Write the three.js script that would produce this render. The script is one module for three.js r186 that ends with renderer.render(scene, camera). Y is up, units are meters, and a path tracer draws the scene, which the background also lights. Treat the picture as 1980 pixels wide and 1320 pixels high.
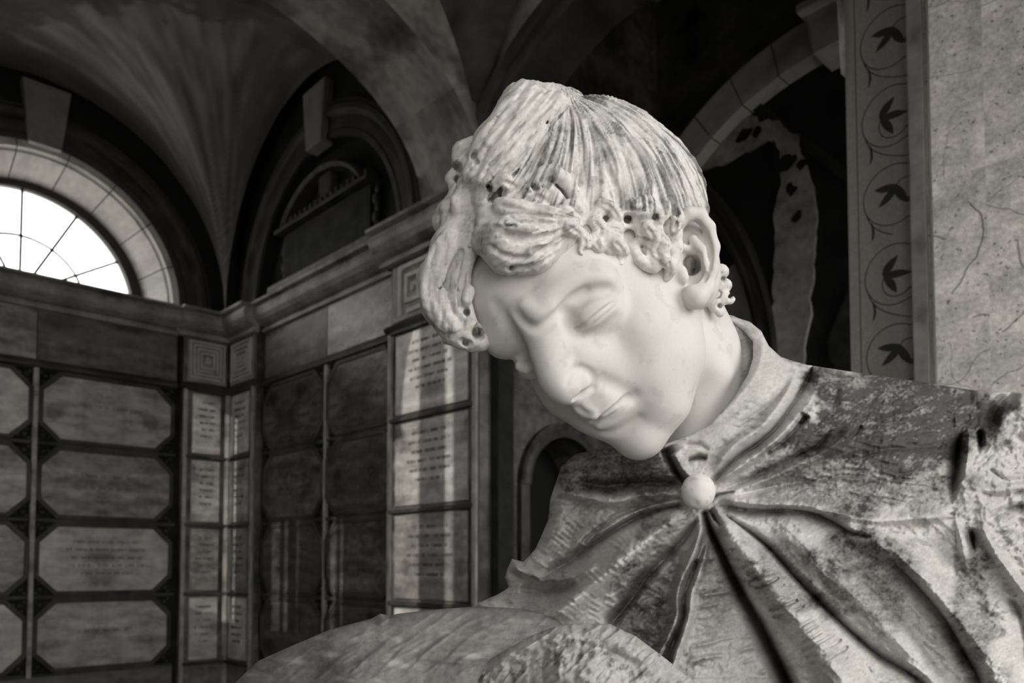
import * as THREE from 'three';
import { RoundedBoxGeometry } from 'three/addons/geometries/RoundedBoxGeometry.js';
import { mergeGeometries } from 'three/addons/utils/BufferGeometryUtils.js';
import { ImprovedNoise } from 'three/addons/math/ImprovedNoise.js';

// ------------------------------------------------------------ camera, sky, exposure
const EYE = 1.75;                       // height of the lens above the floor
const FOCAL = 1550, CX = 990, CY = 1025; // focal length and principal point in pixels of a 1980 x 1320 frame (a shifted lens)
const TILT = THREE.MathUtils.degToRad(2.6);
const scene = new THREE.Scene();
const camera = new THREE.PerspectiveCamera(2 * THREE.MathUtils.radToDeg(Math.atan(CY / FOCAL)), 1980 / (2 * CY), 0.05, 60);
camera.setViewOffset(1980, 2 * CY, 0, 0, 1980, 1320);
camera.position.set(0, EYE, 0);
camera.rotation.x = TILT;
camera.focus = 0.76; camera.userData.fStop = 8.5;
scene.add(camera);
const EXPOSURE = 1.08, SKY = 6.6;
const ARCADE = [[0.75, 4.25, -1.2, 2.6], [7.35, 8.75, -0.8, 1.35]]; // arches of the arcade: from, to, sill, springing
const END = [[0.8, 2.9, -0.6, 1.5]];
{ // an even overcast sky, a little brighter towards the zenith
  const W = 64, H = 32, d = new Float32Array(W * H * 4);
  for (let y = 0; y < H; y++) for (let x = 0; x < W; x++) {
    const el = (y + 0.5) / H * 2 - 1, v = el < 0 ? 0.35 : 0.8 + 0.35 * el;
    d.set([v, v * 0.985, v * 0.965, 1], (y * W + x) * 4);
  }
  const t = new THREE.DataTexture(d, W, H, THREE.RGBAFormat, THREE.FloatType);
  t.mapping = THREE.EquirectangularReflectionMapping; t.magFilter = THREE.LinearFilter; t.needsUpdate = true;
  scene.background = t; scene.backgroundIntensity = SKY;
  scene.environment = t; scene.environmentIntensity = SKY;
}
// a hazy low sun, let in only by the gaps of a screen added in the first arch
const sun = new THREE.DirectionalLight(0xfffaf0, 1.9);
{ const t = THREE.MathUtils.degToRad(-46.5), ax = Math.sin(t), az = Math.cos(t), bxx = Math.cos(t), bz = -Math.sin(t), el = THREE.MathUtils.degToRad(24); // out of the gallery, and along it
  sun.position.set((0.968 * ax + 0.25 * bxx) * Math.cos(el) * 14 - 2, Math.sin(el) * 14 + 1, (0.968 * az + 0.25 * bz) * Math.cos(el) * 14 - 5);
  sun.target.position.set(-2, 1, -5); sun.castShadow = true; sun.shadow.radius = 1; sun.shadow.mapSize.set(4096, 4096);
  Object.assign(sun.shadow.camera, { left: -8, right: 8, top: 8, bottom: -8, near: 0.5, far: 40 }); scene.add(sun, sun.target); }
const renderer = new THREE.WebGLRenderer({ antialias: true });
renderer.toneMapping = THREE.LinearToneMapping;
renderer.toneMappingExposure = EXPOSURE;
renderer.shadowMap.enabled = true;

// ------------------------------------------------------------ helpers
let seed = 1;
const rnd = () => { seed = (seed * 1664525 + 1013904223) >>> 0; return seed / 4294967296; };
const perlin = new ImprovedNoise();
const noise = (x, y, z) => perlin.noise(x, y, z);
const fbm = (x, y, z, o = 4) => { let s = 0, a = 0.5; for (let i = 0; i < o; i++) { s += a * noise(x, y, z); x *= 2.03; y *= 2.03; z *= 2.03; a *= 0.5; } return s; };
const clamp = (x, a = 0, b = 1) => Math.min(b, Math.max(a, x));
const smooth = (a, b, x) => { const t = clamp((x - a) / (b - a)); return t * t * (3 - 2 * t); };
const lerp = (a, b, t) => a + (b - a) * t;

const used = new Map();
function numbered(name) { const n = used.get(name) ?? 0; used.set(name, n + 1); return n ? `${name}_${String(n).padStart(3, '0')}` : name; }
// The building stands turned to the camera: local x runs along the long back wall (away from the corner), y is height above the eye, z points from that wall into the gallery.
const TURN = THREE.MathUtils.degToRad(-46.5);
const CORNER = new THREE.Vector3(-2.5166, EYE, -7.0);
function place(o) { o.position.copy(CORNER); o.rotation.y = TURN; scene.add(o); return o; }
function mesh(name, geo, mat, parent) {
  const m = new THREE.Mesh(Array.isArray(geo) ? mergeGeometries(geo.map((g) => g.index ? g.toNonIndexed() : g)) : geo, mat);
  m.name = name; m.castShadow = m.receiveShadow = true; if (parent) parent.add(m); return m;
}
function structure(name, geo, mat) { const m = place(mesh(numbered(name), geo, mat)); m.userData.kind = 'structure'; return m; }
function piece(name, geo, mat, parent) { const m = mesh(name, geo, mat, parent); return m; }
function thing(name, label, category, group) { const g = new THREE.Group(); g.name = numbered(name); g.userData = { label, category }; if (group) g.userData.group = group; place(g); return g; }
function tidy(g) { // every geometry keeps position, normal, uv only
  for (const k of Object.keys(g.attributes)) if (!['position', 'normal', 'uv'].includes(k)) g.deleteAttribute(k);
  return g;
}
// boxes given by their faces, with uv in metres
function bx(x0, x1, y0, y1, z0, z1, r = 0) {
  const w = Math.abs(x1 - x0), h = Math.abs(y1 - y0), d = Math.abs(z1 - z0);
  const g = r ? new RoundedBoxGeometry(w, h, d, 1, Math.min(r, w / 2.1, h / 2.1, d / 2.1)) : new THREE.BoxGeometry(w, h, d);
  g.translate((x0 + x1) / 2, (y0 + y1) / 2, (z0 + z1) / 2);
  return boxUV(tidy(g.index ? g.toNonIndexed() : g));
}
function boxUV(g) {
  const p = g.attributes.position, n = g.attributes.normal, uv = new Float32Array(p.count * 2);
  for (let i = 0; i < p.count; i++) {
    const ax = Math.abs(n.getX(i)), ay = Math.abs(n.getY(i)), az = Math.abs(n.getZ(i));
    uv[2 * i] = ax > az && ax > ay ? p.getZ(i) : p.getX(i);
    uv[2 * i + 1] = ay > ax && ay > az ? p.getZ(i) : p.getY(i);
  }
  g.setAttribute('uv', new THREE.BufferAttribute(uv, 2));
  return g;
}
// a moulding: profile points [out, up] swept straight along x from x0 to x1 (standing on plane z = 0, growing to +z)
function moulding(profile, x0, x1, y = 0, z = 0) {
  const s = new THREE.Shape(); s.moveTo(0, profile[0][1]); profile.forEach(([o, u]) => s.lineTo(o, u)); s.lineTo(0, profile.at(-1)[1]); s.closePath();
  const g = new THREE.ExtrudeGeometry(s, { depth: x1 - x0, bevelEnabled: false });
  g.rotateY(-Math.PI / 2); // shape x -> z, extrusion z -> -x
  g.translate(x1, y, z);
  return boxUV(tidy(g));
}
// a moulded half ring on plane z = 0: profile [radius, out]
function ring(profile, cx, cy, a0 = 0, a1 = Math.PI, squash = 1, seg = 64) {
  const pos = [], uv = [], idx = [];
  const n = profile.length;
  for (let i = 0; i <= seg; i++) {
    const t = lerp(a0, a1, i / seg);
    profile.forEach(([r, o], j) => { pos.push(cx + r * Math.cos(t), cy + r * Math.sin(t) * squash, o); uv.push(t * 1.2, j * 0.1 + r); });
  }
  for (let i = 0; i < seg; i++) for (let j = 0; j < n - 1; j++) { const a = i * n + j, b = a + n; idx.push(a, a + 1, b, a + 1, b + 1, b); }
  const g = new THREE.BufferGeometry();
  g.setAttribute('position', new THREE.Float32BufferAttribute(pos, 3)); g.setAttribute('uv', new THREE.Float32BufferAttribute(uv, 2)); g.setIndex(idx);
  const f = g.toNonIndexed(); f.computeVertexNormals(); return f;
}
// the end wall of the gallery is the long wall's twin: build in the long wall's frame, then fold about the corner (x <-> z)
function fold(g) {
  const p = g.attributes.position, n = g.attributes.normal;
  for (let i = 0; i < p.count; i++) { const x = p.getX(i), z = p.getZ(i); p.setX(i, z); p.setZ(i, x); const nx = n.getX(i), nz = n.getZ(i); n.setX(i, nz); n.setZ(i, nx); }
  const g2 = g.index ? g.toNonIndexed() : g;
  for (const k of Object.keys(g2.attributes)) { const a = g2.attributes[k], s = a.itemSize; for (let i = 0; i < a.count; i += 3) for (let c = 0; c < s; c++) { const t = a.array[(i + 1) * s + c]; a.array[(i + 1) * s + c] = a.array[(i + 2) * s + c]; a.array[(i + 2) * s + c] = t; } }
  return g2;
}
const same = (g) => g;

// ------------------------------------------------------------ procedural textures
function canvasTexture(w, h, draw, srgb = true) {
  const c = document.createElement('canvas'); c.width = w; c.height = h; draw(c.getContext('2d'), w, h);
  const t = new THREE.CanvasTexture(c); t.wrapS = t.wrapT = THREE.RepeatWrapping; if (srgb) t.colorSpace = THREE.SRGBColorSpace; return t;
}
function noiseTexture(size, fn, srgb = true) {
  const d = new Uint8Array(size * size * 4);
  for (let y = 0; y < size; y++) for (let x = 0; x < size; x++) {
    const v = fn(x / size, y / size), k = (y * size + x) * 4, a = Array.isArray(v) ? v : [v, v * 0.985, v * 0.955];
    for (let c = 0; c < 3; c++) d[k + c] = clamp(a[c]) * 255; d[k + 3] = 255;
  }
  const t = new THREE.DataTexture(d, size, size); t.wrapS = t.wrapT = THREE.RepeatWrapping; t.magFilter = THREE.LinearFilter; t.minFilter = THREE.LinearMipmapLinearFilter; t.generateMipmaps = true;
  if (srgb) t.colorSpace = THREE.SRGBColorSpace; t.needsUpdate = true; return t;
}
// tileable-enough layered noise (mirrored)
const N = (u, v, f, o, s) => fbm(Math.abs(u - 0.5) * f + s, Math.abs(v - 0.5) * f + s * 1.7, s, o);
function stoneMat(base, vary, f, s, rough, size = 384, streak = 1) {
  const t = noiseTexture(size, (u, v) => { const n = N(u, v * streak, f, 5, s) + 0.35 * N(u, v, f * 6, 3, s + 9), d = smooth(0.05, 0.35, N(u, v, f * 0.7, 5, s + 4)); return base + vary * n - vary * 0.6 * d; });
  const b = noiseTexture(192, (u, v) => 0.5 + 0.6 * N(u, v, f * 5, 4, s + 3), false);
  return new THREE.MeshStandardMaterial({ map: t, bumpMap: b, bumpScale: 0.004, roughness: rough });
}

// ------------------------------------------------------------ materials of the place
const M = {
  plaster: stoneMat(0.68, 0.4, 5, 3, 0.9, 640),
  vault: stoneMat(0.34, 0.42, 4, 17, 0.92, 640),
  wall: stoneMat(0.1, 0.14, 5, 33, 0.85, 384, 1.5),
  marble: stoneMat(0.42, 0.3, 5, 31, 0.5, 384, 2.4),
  slab: stoneMat(0.68, 0.34, 4, 41, 0.42, 384, 3),
  slabB: stoneMat(0.54, 0.34, 4.5, 47, 0.42, 384, 3),
  slabC: stoneMat(0.74, 0.26, 5, 53, 0.42, 384, 2.5),
  trim: stoneMat(0.24, 0.18, 7, 61, 0.6),
  pale: stoneMat(0.85, 0.22, 6, 71, 0.8),
  cornice: stoneMat(0.6, 0.26, 7, 63, 0.6),
  reveal: stoneMat(0.97, 0.16, 6, 77, 0.8),
  key: stoneMat(0.6, 0.1, 6, 75, 0.85),
  floor: stoneMat(0.45, 0.2, 5, 81, 0.5),
  border: stoneMat(0.5, 0.2, 6, 93, 0.7),
  slabShadeD: stoneMat(0.28, 0.3, 4, 43, 0.4, 384, 3),
  slabShadeE: stoneMat(0.36, 0.3, 4, 44, 0.4, 384, 3),
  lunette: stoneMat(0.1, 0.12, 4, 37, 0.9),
  darkTone: stoneMat(0.16, 0.14, 5, 35, 0.8, 384, 1.5),
  gravel: stoneMat(0.5, 0.15, 6, 88, 0.95),
  dark: new THREE.MeshStandardMaterial({ color: 0x0b0b0a, roughness: 0.9 }),
  iron: new THREE.MeshStandardMaterial({ color: 0x0c0c0b, roughness: 0.7, metalness: 0.4 }),
  wood: new THREE.MeshStandardMaterial({ color: 0x3c3833, roughness: 0.85 }),
  ink: new THREE.MeshStandardMaterial({ color: 0x504d49, roughness: 0.8 }),
};
for (const k of ['plaster', 'vault', 'marble', 'trim', 'floor', 'pale']) for (const t of [M[k].map, M[k].bumpMap]) t.repeat.set(0.6, 0.6);
M.plaster.side = M.vault.side = THREE.DoubleSide;
const FLOOR = -EYE;

// ------------------------------------------------------------ floor
const floor = structure('floor', bx(-1, 11, FLOOR - 0.3, FLOOR, -6, 9), M.floor);
// ------------------------------------------------------------ one bay of marble-faced wall: slabs, frames, frieze, cornice
const SPRING = 2.17, ROWS = [1.50, 0.93, 0.35, -0.23, -0.81];
const wordsMat = M.ink;
function slabShape(w, h, cut) { const s = new THREE.Shape(); s.moveTo(-w / 2 + cut, -h / 2); s.lineTo(w / 2 - cut, -h / 2); s.lineTo(w / 2, -h / 2 + cut); s.lineTo(w / 2, h / 2 - cut); s.lineTo(w / 2 - cut, h / 2); s.lineTo(-w / 2 + cut, h / 2); s.lineTo(-w / 2, h / 2 - cut); s.lineTo(-w / 2, -h / 2 + cut); s.closePath(); return s; }
function octSlab(x0, x1, y0, y1, z, F, cut) {
  const w = x1 - x0, h = y1 - y0, g = new THREE.ExtrudeGeometry(slabShape(w, h, cut), { depth: 0.02, bevelEnabled: true, bevelThickness: 0.012, bevelSize: 0.012, bevelSegments: 1 });
  g.translate((x0 + x1) / 2, (y0 + y1) / 2, z); return F(boxUV(tidy(g)));
}
function octFrame(x0, x1, y0, y1, z, F, cut, t = 0.022) {
  const w = x1 - x0, h = y1 - y0, s = slabShape(w, h, cut); s.holes.push(slabShape(w - 2 * t, h - 2 * t, cut - t * 0.4));
  const g = new THREE.ExtrudeGeometry(s, { depth: 0.03, bevelEnabled: true, bevelThickness: 0.006, bevelSize: 0.006, bevelSegments: 1 });
  g.translate((x0 + x1) / 2, (y0 + y1) / 2, z); return F(boxUV(tidy(g)));
}
function spandrelLeaf(x, y, sx, sy, z, F) { // carved leaf in a corner triangle between the slabs
  const out = [bx(x, x + sx * 0.015, y, y + sy * 0.015, z, z + 0.02)];
  for (const [dx, dy, r] of [[0.035, 0.035, 0.016], [0.075, 0.026, 0.012], [0.026, 0.075, 0.012], [0.11, 0.02, 0.008], [0.02, 0.11, 0.008]]) { const s = new THREE.SphereGeometry(r, 8, 5); s.scale(1, 1, 0.7); s.translate(x + sx * dx, y + sy * dy, z + 0.006); out.push(boxUV(tidy(s.toNonIndexed()))); }
  return F(mergeGeometries(out.map((g) => g.index ? g.toNonIndexed() : g)));
}
function inscription(x0, x1, y0, y1, z, F, lines) { // worn cut letters, illegible: little strokes
  const out = [];
  lines.forEach(([fy, fw, h]) => {
    const cx = (x0 + x1) / 2, y = y0 + (y1 - y0) * fy, W = (x1 - x0) * fw; let x = cx - W / 2;
    while (x < cx + W / 2) {
      const n = 3 + Math.floor(rnd() * 6);
      for (let i = 0; i < n && x < cx + W / 2; i++) {
        const v = rnd(); out.push(bx(x, x + 0.004, y, y + h, z, z + 0.0015));
        if (v > 0.35) out.push(bx(x, x + h * 0.55, y + h * (v > 0.7 ? 0.86 : 0.45), y + h * (v > 0.7 ? 1 : 0.58), z, z + 0.0015));
        if (v < 0.6) out.push(bx(x + h * 0.5, x + h * 0.5 + 0.004, y, y + h, z, z + 0.0015));
        x += h * 0.85;
      }
      x += h * 0.9;
    }
  });
  return F(mergeGeometries(out));
}
function facing(wall, F, x0, xm, x1, x2, ylow, mats = [M.slab, M.slabB, M.slabC]) { // slabs between x0..x1 (joint at xm) and onward to x2
  const cols = [[x0, xm], [xm, x1]]; if (x2) cols.push([x1, x2]);
  const texts = [[[0.55, 0.5, 0.026]], [[0.6, 0.42, 0.03], [0.42, 0.5, 0.03]], [[0.74, 0.5, 0.02], [0.62, 0.62, 0.022], [0.5, 0.56, 0.022], [0.38, 0.6, 0.022], [0.26, 0.4, 0.02]], [[0.52, 0.42, 0.026]]];
  cols.forEach(([a, b], c) => { for (let r = 0; r < 4; r++) {
    const y1 = ROWS[r] - 0.035, y0 = ROWS[r + 1] + 0.035, xa = a + 0.05, xb = b - 0.05;
    const m = mats[(c * 2 + r) % mats.length];
    piece('inscribed_slab', octSlab(xa, xb, y0, y1, 0.0, F, 0.115), m, wall);
    piece('slab_frame', octFrame(xa - 0.028, xb + 0.028, y0 - 0.018, y1 + 0.018, 0.004, F, 0.135), M.trim, wall);
    piece('inscription', inscription(xa, xb, y0, y1, 0.0322, F, texts[(r + c) % 4]), wordsMat, wall);
    for (const [sx, sy, x, y] of [[1, 1, xa - 0.02, y0 - 0.01], [-1, 1, xb + 0.02, y0 - 0.01], [1, -1, xa - 0.02, y1 + 0.01], [-1, -1, xb + 0.02, y1 + 0.01]]) piece('corner_ornament', spandrelLeaf(x, y, sx, sy, 0.002, F), M.trim, wall);
  } });
  const last = cols.at(-1)[1];
  for (const c of cols.slice(0, -1)) piece('upright_strip', F(bx(c[1] - 0.018, c[1] + 0.018, ylow, ROWS[0], 0, 0.035, 0.006)), M.cornice, wall);
  for (const y of ROWS) piece('cross_strip', F(bx(x0, last, y - 0.012, y + 0.012, 0, 0.03, 0.005)), M.trim, wall);
  piece('frieze_slab', F(bx(x0, xm - 0.002, 1.56, 1.95, 0, 0.02, 0.004)), M.marble, wall); piece('frieze_slab', F(bx(xm + 0.002, last, 1.56, 1.95, 0, 0.02, 0.004)), M.slabB, wall);
  piece('frieze_moulding', F(moulding([[0.02, 0], [0.05, 0.01], [0.05, 0.035], [0.03, 0.05], [0.02, 0.07]], x0, last, 1.49, 0)), M.trim, wall);
  piece('cornice', F(moulding(CORNICE, x0, last, 1.94, 0)), M.cornice, wall);
}
const CORNICE = [[0.02, 0], [0.05, 0.004], [0.05, 0.028], [0.03, 0.034], [0.03, 0.05], [0.07, 0.06], [0.105, 0.08], [0.13, 0.11], [0.14, 0.145], [0.132, 0.18], [0.115, 0.2], [0.16, 0.206], [0.165, 0.225], [0.15, 0.23]];
const ARCHIVOLT = [[1.045, 0], [1.045, 0.05], [1.09, 0.06], [1.1, 0.045], [1.19, 0.05], [1.2, 0.075], [1.225, 0.1], [1.26, 0.105], [1.275, 0.085], [1.3, 0.08], [1.3, 0]].map(([r, o]) => [r, o * 0.55]);
function keystone(cx, F, parent) {
  const s = new THREE.Shape(); s.moveTo(-0.105, 0); s.lineTo(0.105, 0); s.lineTo(0.16, 0.46); s.lineTo(-0.16, 0.46); s.closePath();
  const g = new THREE.ExtrudeGeometry(s, { depth: 0.095, bevelEnabled: true, bevelThickness: 0.006, bevelSize: 0.006, bevelSegments: 1 }); g.translate(cx, 3.19, -0.02);
  piece('keystone', F(boxUV(tidy(g))), M.key, parent);
}
function lunetteWall(x0, x1, y0, y1, cx, R, depth, F, hole = true) { // wall slab with a half-round opening
  const s = new THREE.Shape(); s.moveTo(x0, y0); s.lineTo(x1, y0); s.lineTo(x1, y1); s.lineTo(x0, y1); s.closePath();
  if (hole) { const h = new THREE.Path(); h.moveTo(cx - R, SPRING); for (let i = 0; i <= 48; i++) { const t = Math.PI - Math.PI * i / 48; h.lineTo(cx + R * Math.cos(t), SPRING + R * Math.sin(t)); } h.closePath(); s.holes.push(h); }
  const g = new THREE.ExtrudeGeometry(s, { depth, bevelEnabled: false }); g.translate(0, 0, -depth); return F(boxUV(tidy(g)));
}
// Greek-key block of a pilaster
function meander(x0, x1, y0, y1, z, F) {
  const w = x1 - x0, h = y1 - y0, t = w * 0.045, out = [];
  const B = (a, b, c, d) => out.push(bx(x0 + a * w, x0 + b * w, y0 + c * h, y0 + d * h, z, z + 0.014, 0.003));
  const T = t / w, U = t / h;
  for (const k of [0, 2.2, 4.4, 6.6]) { const a = k * T, b = 1 - k * T, c = k * U, d = 1 - k * U; if (b - a < 3 * T) break; B(a, a + T, c, d); B(a, b, d - U, d); B(b - T, b, c + (k ? 0 : 0), d); B(a + (k % 4.4 ? 0 : 3 * T), b, c, c + U); }
  B(0.42, 0.58, 0.44, 0.44 + U); B(0.42, 0.42 + T, 0.44, 0.58); B(0.5, 0.5 + T, 0.44, 0.6);
  return F(mergeGeometries(out));
}
function pilaster(parent, F, x0, x1, out, opts = {}) { // pier of stacked slabs under a key block and a broken-out cornice
  const y0 = FLOOR, body = piece('pilaster', F(bx(x0, x1, y0, 2.16, 0, out, 0.01)), M.marble, parent);
  const w = x1 - x0, edges = opts.rows ?? ROWS;
  for (let r = 0; r < edges.length - 1; r++) {
    piece('pilaster_slab', F(bx(x0 + 0.08, x1 - 0.08, edges[r + 1] + 0.03, edges[r] - 0.03, out, out + 0.016, 0.005)), [M.slabC, M.slab, M.slabB][r % 3], body);
    piece('inscription', inscription(x0 + 0.08, x1 - 0.08, edges[r + 1], edges[r], out + 0.0162, F, [[0.8, 0.5, 0.02], [0.7, 0.6, 0.02], [0.6, 0.5, 0.02], [0.5, 0.62, 0.02], [0.4, 0.55, 0.02], [0.3, 0.4, 0.02]]), wordsMat, body);
  }
  for (const e of edges) piece('cross_strip', F(bx(x0 + 0.02, x1 - 0.02, e - 0.014, e + 0.014, out, out + 0.026, 0.005)), M.trim, body);
  for (const [a, b] of [[x0, x0 + 0.035], [x1 - 0.035, x1]]) piece('edge_strip', F(bx(a, b, y0, 1.5, out, out + 0.024, 0.006)), M.cornice, body);
  piece('neck_moulding', F(moulding([[0, 0], [0.03, 0.01], [0.045, 0.03], [0.03, 0.05], [0, 0.06]], x0 - 0.02, x1 + 0.02, 1.5, out)), M.trim, body);
  piece('key_block', F(bx(x0 + 0.03, x1 - 0.03, 1.57, 1.93, out, out + 0.008, 0.003)), M.cornice, body);
  piece('greek_key', meander(x0 + w * 0.12, x1 - w * 0.12, 1.6, 1.92, out + 0.008, F), M.pale, body);
  piece('capital_moulding', F(moulding(CORNICE, x0 - 0.06, x1 + 0.06, 1.94, out)), M.cornice, body);
  if (opts.left) piece('capital_return', F((() => { const g = moulding(CORNICE, 0, out + 0.02, 1.94, 0); g.rotateY(-Math.PI / 2); g.translate(x0, 0, 0.0); return g; })()), M.trim, body);
}
// ------------------------------------------------------------ end wall (left in the picture): window in the lunette
{
  const F = fold, wall = structure('wall_left', lunetteWall(-0.6, 4.2, FLOOR, 4.6, 1.47, 1.05, 0.42, F), M.wall);
  facing(wall, F, 0.44, 1.48, 2.49, 3.5, FLOOR + 0.6);
  piece('archivolt', F(ring(ARCHIVOLT, 1.47, SPRING)), M.trim, wall); keystone(1.47, F, wall);
  // stones of the pale window arch: a splayed reveal in separate blocks
  for (let i = 0; i < 9; i++) { const a0 = Math.PI * i / 9 + 0.004, a1 = Math.PI * (i + 1) / 9 - 0.004; piece('reveal_stone', F(ring([[0.9, -0.41], [0.88, -0.39], [0.97, -0.05], [0.985, -0.04], [0.995, 0.0], [1.05, 0.012], [1.06, -0.41]], 1.47, SPRING, a0, a1, 1, 10)), M.pale, wall); }
  piece('dado', F(bx(0.44, 3.5, FLOOR, -0.82, 0, 0.04, 0.01)), M.marble, wall);
  piece('reveal_bed', F(ring([[1.07, -0.5], [1.07, 0]], 1.47, SPRING)), M.plaster, wall);
  const win = structure('window_1', F(ring([[1.12, -0.46], [1.12, -0.42], [0.93, -0.42], [0.93, -0.37], [0.83, -0.37], [0.83, -0.46], [1.12, -0.46]], 1.5, SPRING)), M.wood);
  piece('window_sill', F(bx(0.45, 2.5, SPRING - 0.06, SPRING + 0.0, -0.44, -0.02, 0.01)), M.trim, win);
  const c0 = [1.52, SPRING - 0.02], bars = [];
  for (const deg of [4, 32, 62, 90, 118, 148, 176]) { const t = deg * Math.PI / 180, g = new THREE.CylinderGeometry(0.011, 0.011, 0.85, 8); g.translate(0, 0.425, 0); g.rotateZ(t - Math.PI / 2); g.translate(c0[0], c0[1], -0.395); piece('glazing_bar', F(boxUV(tidy(g.toNonIndexed()))), M.iron, win); }
  const tr = new THREE.TorusGeometry(0.47, 0.011, 6, 48, Math.PI); tr.translate(c0[0], c0[1], -0.395); piece('glazing_ring', F(boxUV(tidy(tr.toNonIndexed()))), M.iron, win);
  const glass = new THREE.MeshPhysicalMaterial({ color: 0xffffff, transmission: 1, roughness: 0.6, thickness: 0, ior: 1.45, side: THREE.DoubleSide });
  const panes = [[0, 0.465], [0.475, 0.84]], cuts = [4, 32, 62, 90, 118, 148, 176];
  for (const [r0, r1] of panes) for (let i = 0; i < cuts.length - 1; i++) { const g = new THREE.RingGeometry(Math.max(r0, 0.01), r1, 10, 1, cuts[i] * Math.PI / 180 + 0.006, (cuts[i + 1] - cuts[i]) * Math.PI / 180 - 0.012); g.translate(c0[0], c0[1], -0.395); piece('pane', F(boxUV(tidy(g.toNonIndexed()))), glass, win); }
}
// ------------------------------------------------------------ long wall, corner bay: blind lunette with a framed tablet
{
  const F = (g) => g.translate(0, 0, -0.08), wall = structure('wall_back', lunetteWall(-0.4, 3.46, FLOOR, 4.6, 1.46, 1.05, 0.12, F), M.wall);
  facing(wall, F, 0.6, 1.6, 2.53, 0, FLOOR + 0.6, [M.slabShadeD, M.slabShadeE, M.slabShadeD]);  // darker marble copies: the dimmer light on this wall put into the slab colour
  piece('archivolt', F(ring(ARCHIVOLT, 1.46, SPRING)), M.trim, wall); keystone(1.46, F, wall);
  piece('lunette_back', F(bx(0.3, 2.65, SPRING - 0.1, 3.4, -0.2, -0.1)), M.wall, wall);
  piece('lunette_sill', F(bx(0.66, 2.26, SPRING - 0.02, SPRING + 0.14, -0.1, 0.04, 0.01)), M.marble, wall);
  piece('dado', F(bx(0.6, 2.53, FLOOR, -0.82, 0, 0.04, 0.01)), M.marble, wall);
  // the tablet: aedicule with a segmental head, dentils and a shield
  const tab = thing('memorial_tablet', 'dark stone tablet with rounded pediment and dentils in the blind arch', 'tablet');
  piece('field', F(bx(0.82, 2.08, SPRING + 0.14, 2.72, -0.1, -0.03, 0.008)), M.darkTone, tab);
  piece('shelf', F(bx(0.76, 2.14, 2.72, 2.755, -0.1, 0.04, 0.008)), M.trim, tab);
  for (let i = 0; i < 17; i++) piece('dentil', F(bx(0.815 + i * 0.077, 0.855 + i * 0.077, 2.765, 2.815, -0.1, 0.01, 0.004)), M.trim, tab);
  piece('pediment', F(ring([[0.69, -0.09], [0.69, 0.02], [0.72, 0.04], [0.745, 0.02], [0.745, -0.09]], 1.45, 2.4, 0.2 * Math.PI, 0.8 * Math.PI, 0.88)), M.trim, tab);
  const sh = new THREE.Shape(); sh.moveTo(0, -0.13); sh.bezierCurveTo(0.1, -0.08, 0.08, 0.02, 0.07, 0.1); sh.lineTo(-0.07, 0.1); sh.bezierCurveTo(-0.08, 0.02, -0.1, -0.08, 0, -0.13);
  const sg = new THREE.ExtrudeGeometry(sh, { depth: 0.05, bevelEnabled: true, bevelSize: 0.012, bevelThickness: 0.012, bevelSegments: 2 }); sg.translate(1.45, 2.94, -0.17); piece('shield', boxUV(tidy(sg)), M.ink, tab);
  for (const x of [0.78, 2.12]) for (let i = 0; i < 6; i++) { const s = new THREE.SphereGeometry(0.035 - (i % 2) * 0.008, 10, 8); s.scale(1, 1.3, 0.7); s.translate(x + (i % 2 ? 0.01 : -0.01), 2.34 + i * 0.066, -0.14); piece('garland', boxUV(tidy(s.toNonIndexed())), M.trim, tab); }
  // corner pier in the angle: a half pilaster on either wall
  pilaster(wall, F, 0.06, 0.56, 0.08); pilaster(wall, fold, 0.0, 0.4, 0.06);
  // the pier between the first and second bay
  pilaster(wall, F, 2.53, 3.4, 0.1, { left: true });
}
// ------------------------------------------------------------ vaults: plastered groin vaults on every bay
function vault(x0, x1, z0, z1, rise, name, base = SPRING + 0.02, tint = null) {
  const n = tint ? 150 : 44, m = n, pos = [], uv = [], idx = [], col = [];
  for (let j = 0; j <= m; j++) for (let i = 0; i <= n; i++) {
    const x = lerp(x0, x1, i / n), z = lerp(z0, z1, j / m), u = (x - (x0 + x1) / 2) / ((x1 - x0) / 2), v = (z - (z0 + z1) / 2) / ((z1 - z0) / 2);
    const h = Math.max(Math.sqrt(Math.max(0, 1 - u * u)), Math.sqrt(Math.max(0, 1 - v * v)));
    pos.push(x, base + rise * h + 0.03 * fbm(x * 1.5, z * 1.5, 3, 3), z); uv.push(x * 0.5 + h * 0.5, z * 0.5 + h); if (tint) { const c = tint(x, z); col.push(c, c * 0.985, c * 0.955); }
  }
  for (let j = 0; j < m; j++) for (let i = 0; i < n; i++) { const a = j * (n + 1) + i; idx.push(a, a + 1, a + n + 1, a + 1, a + n + 2, a + n + 1); }
  const g = new THREE.BufferGeometry(); g.setAttribute('position', new THREE.Float32BufferAttribute(pos, 3)); g.setAttribute('uv', new THREE.Float32BufferAttribute(uv, 2)); g.setIndex(idx); g.computeVertexNormals();
  if (tint) { g.setAttribute('color', new THREE.Float32BufferAttribute(col, 3)); const mt = M.vault.clone(); mt.vertexColors = true; mt.map = null; return structure(name, g, mt); }
  return structure(name, g, M.vault);
}
const BAY = 2.93, ZMAX = 2.95;
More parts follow.
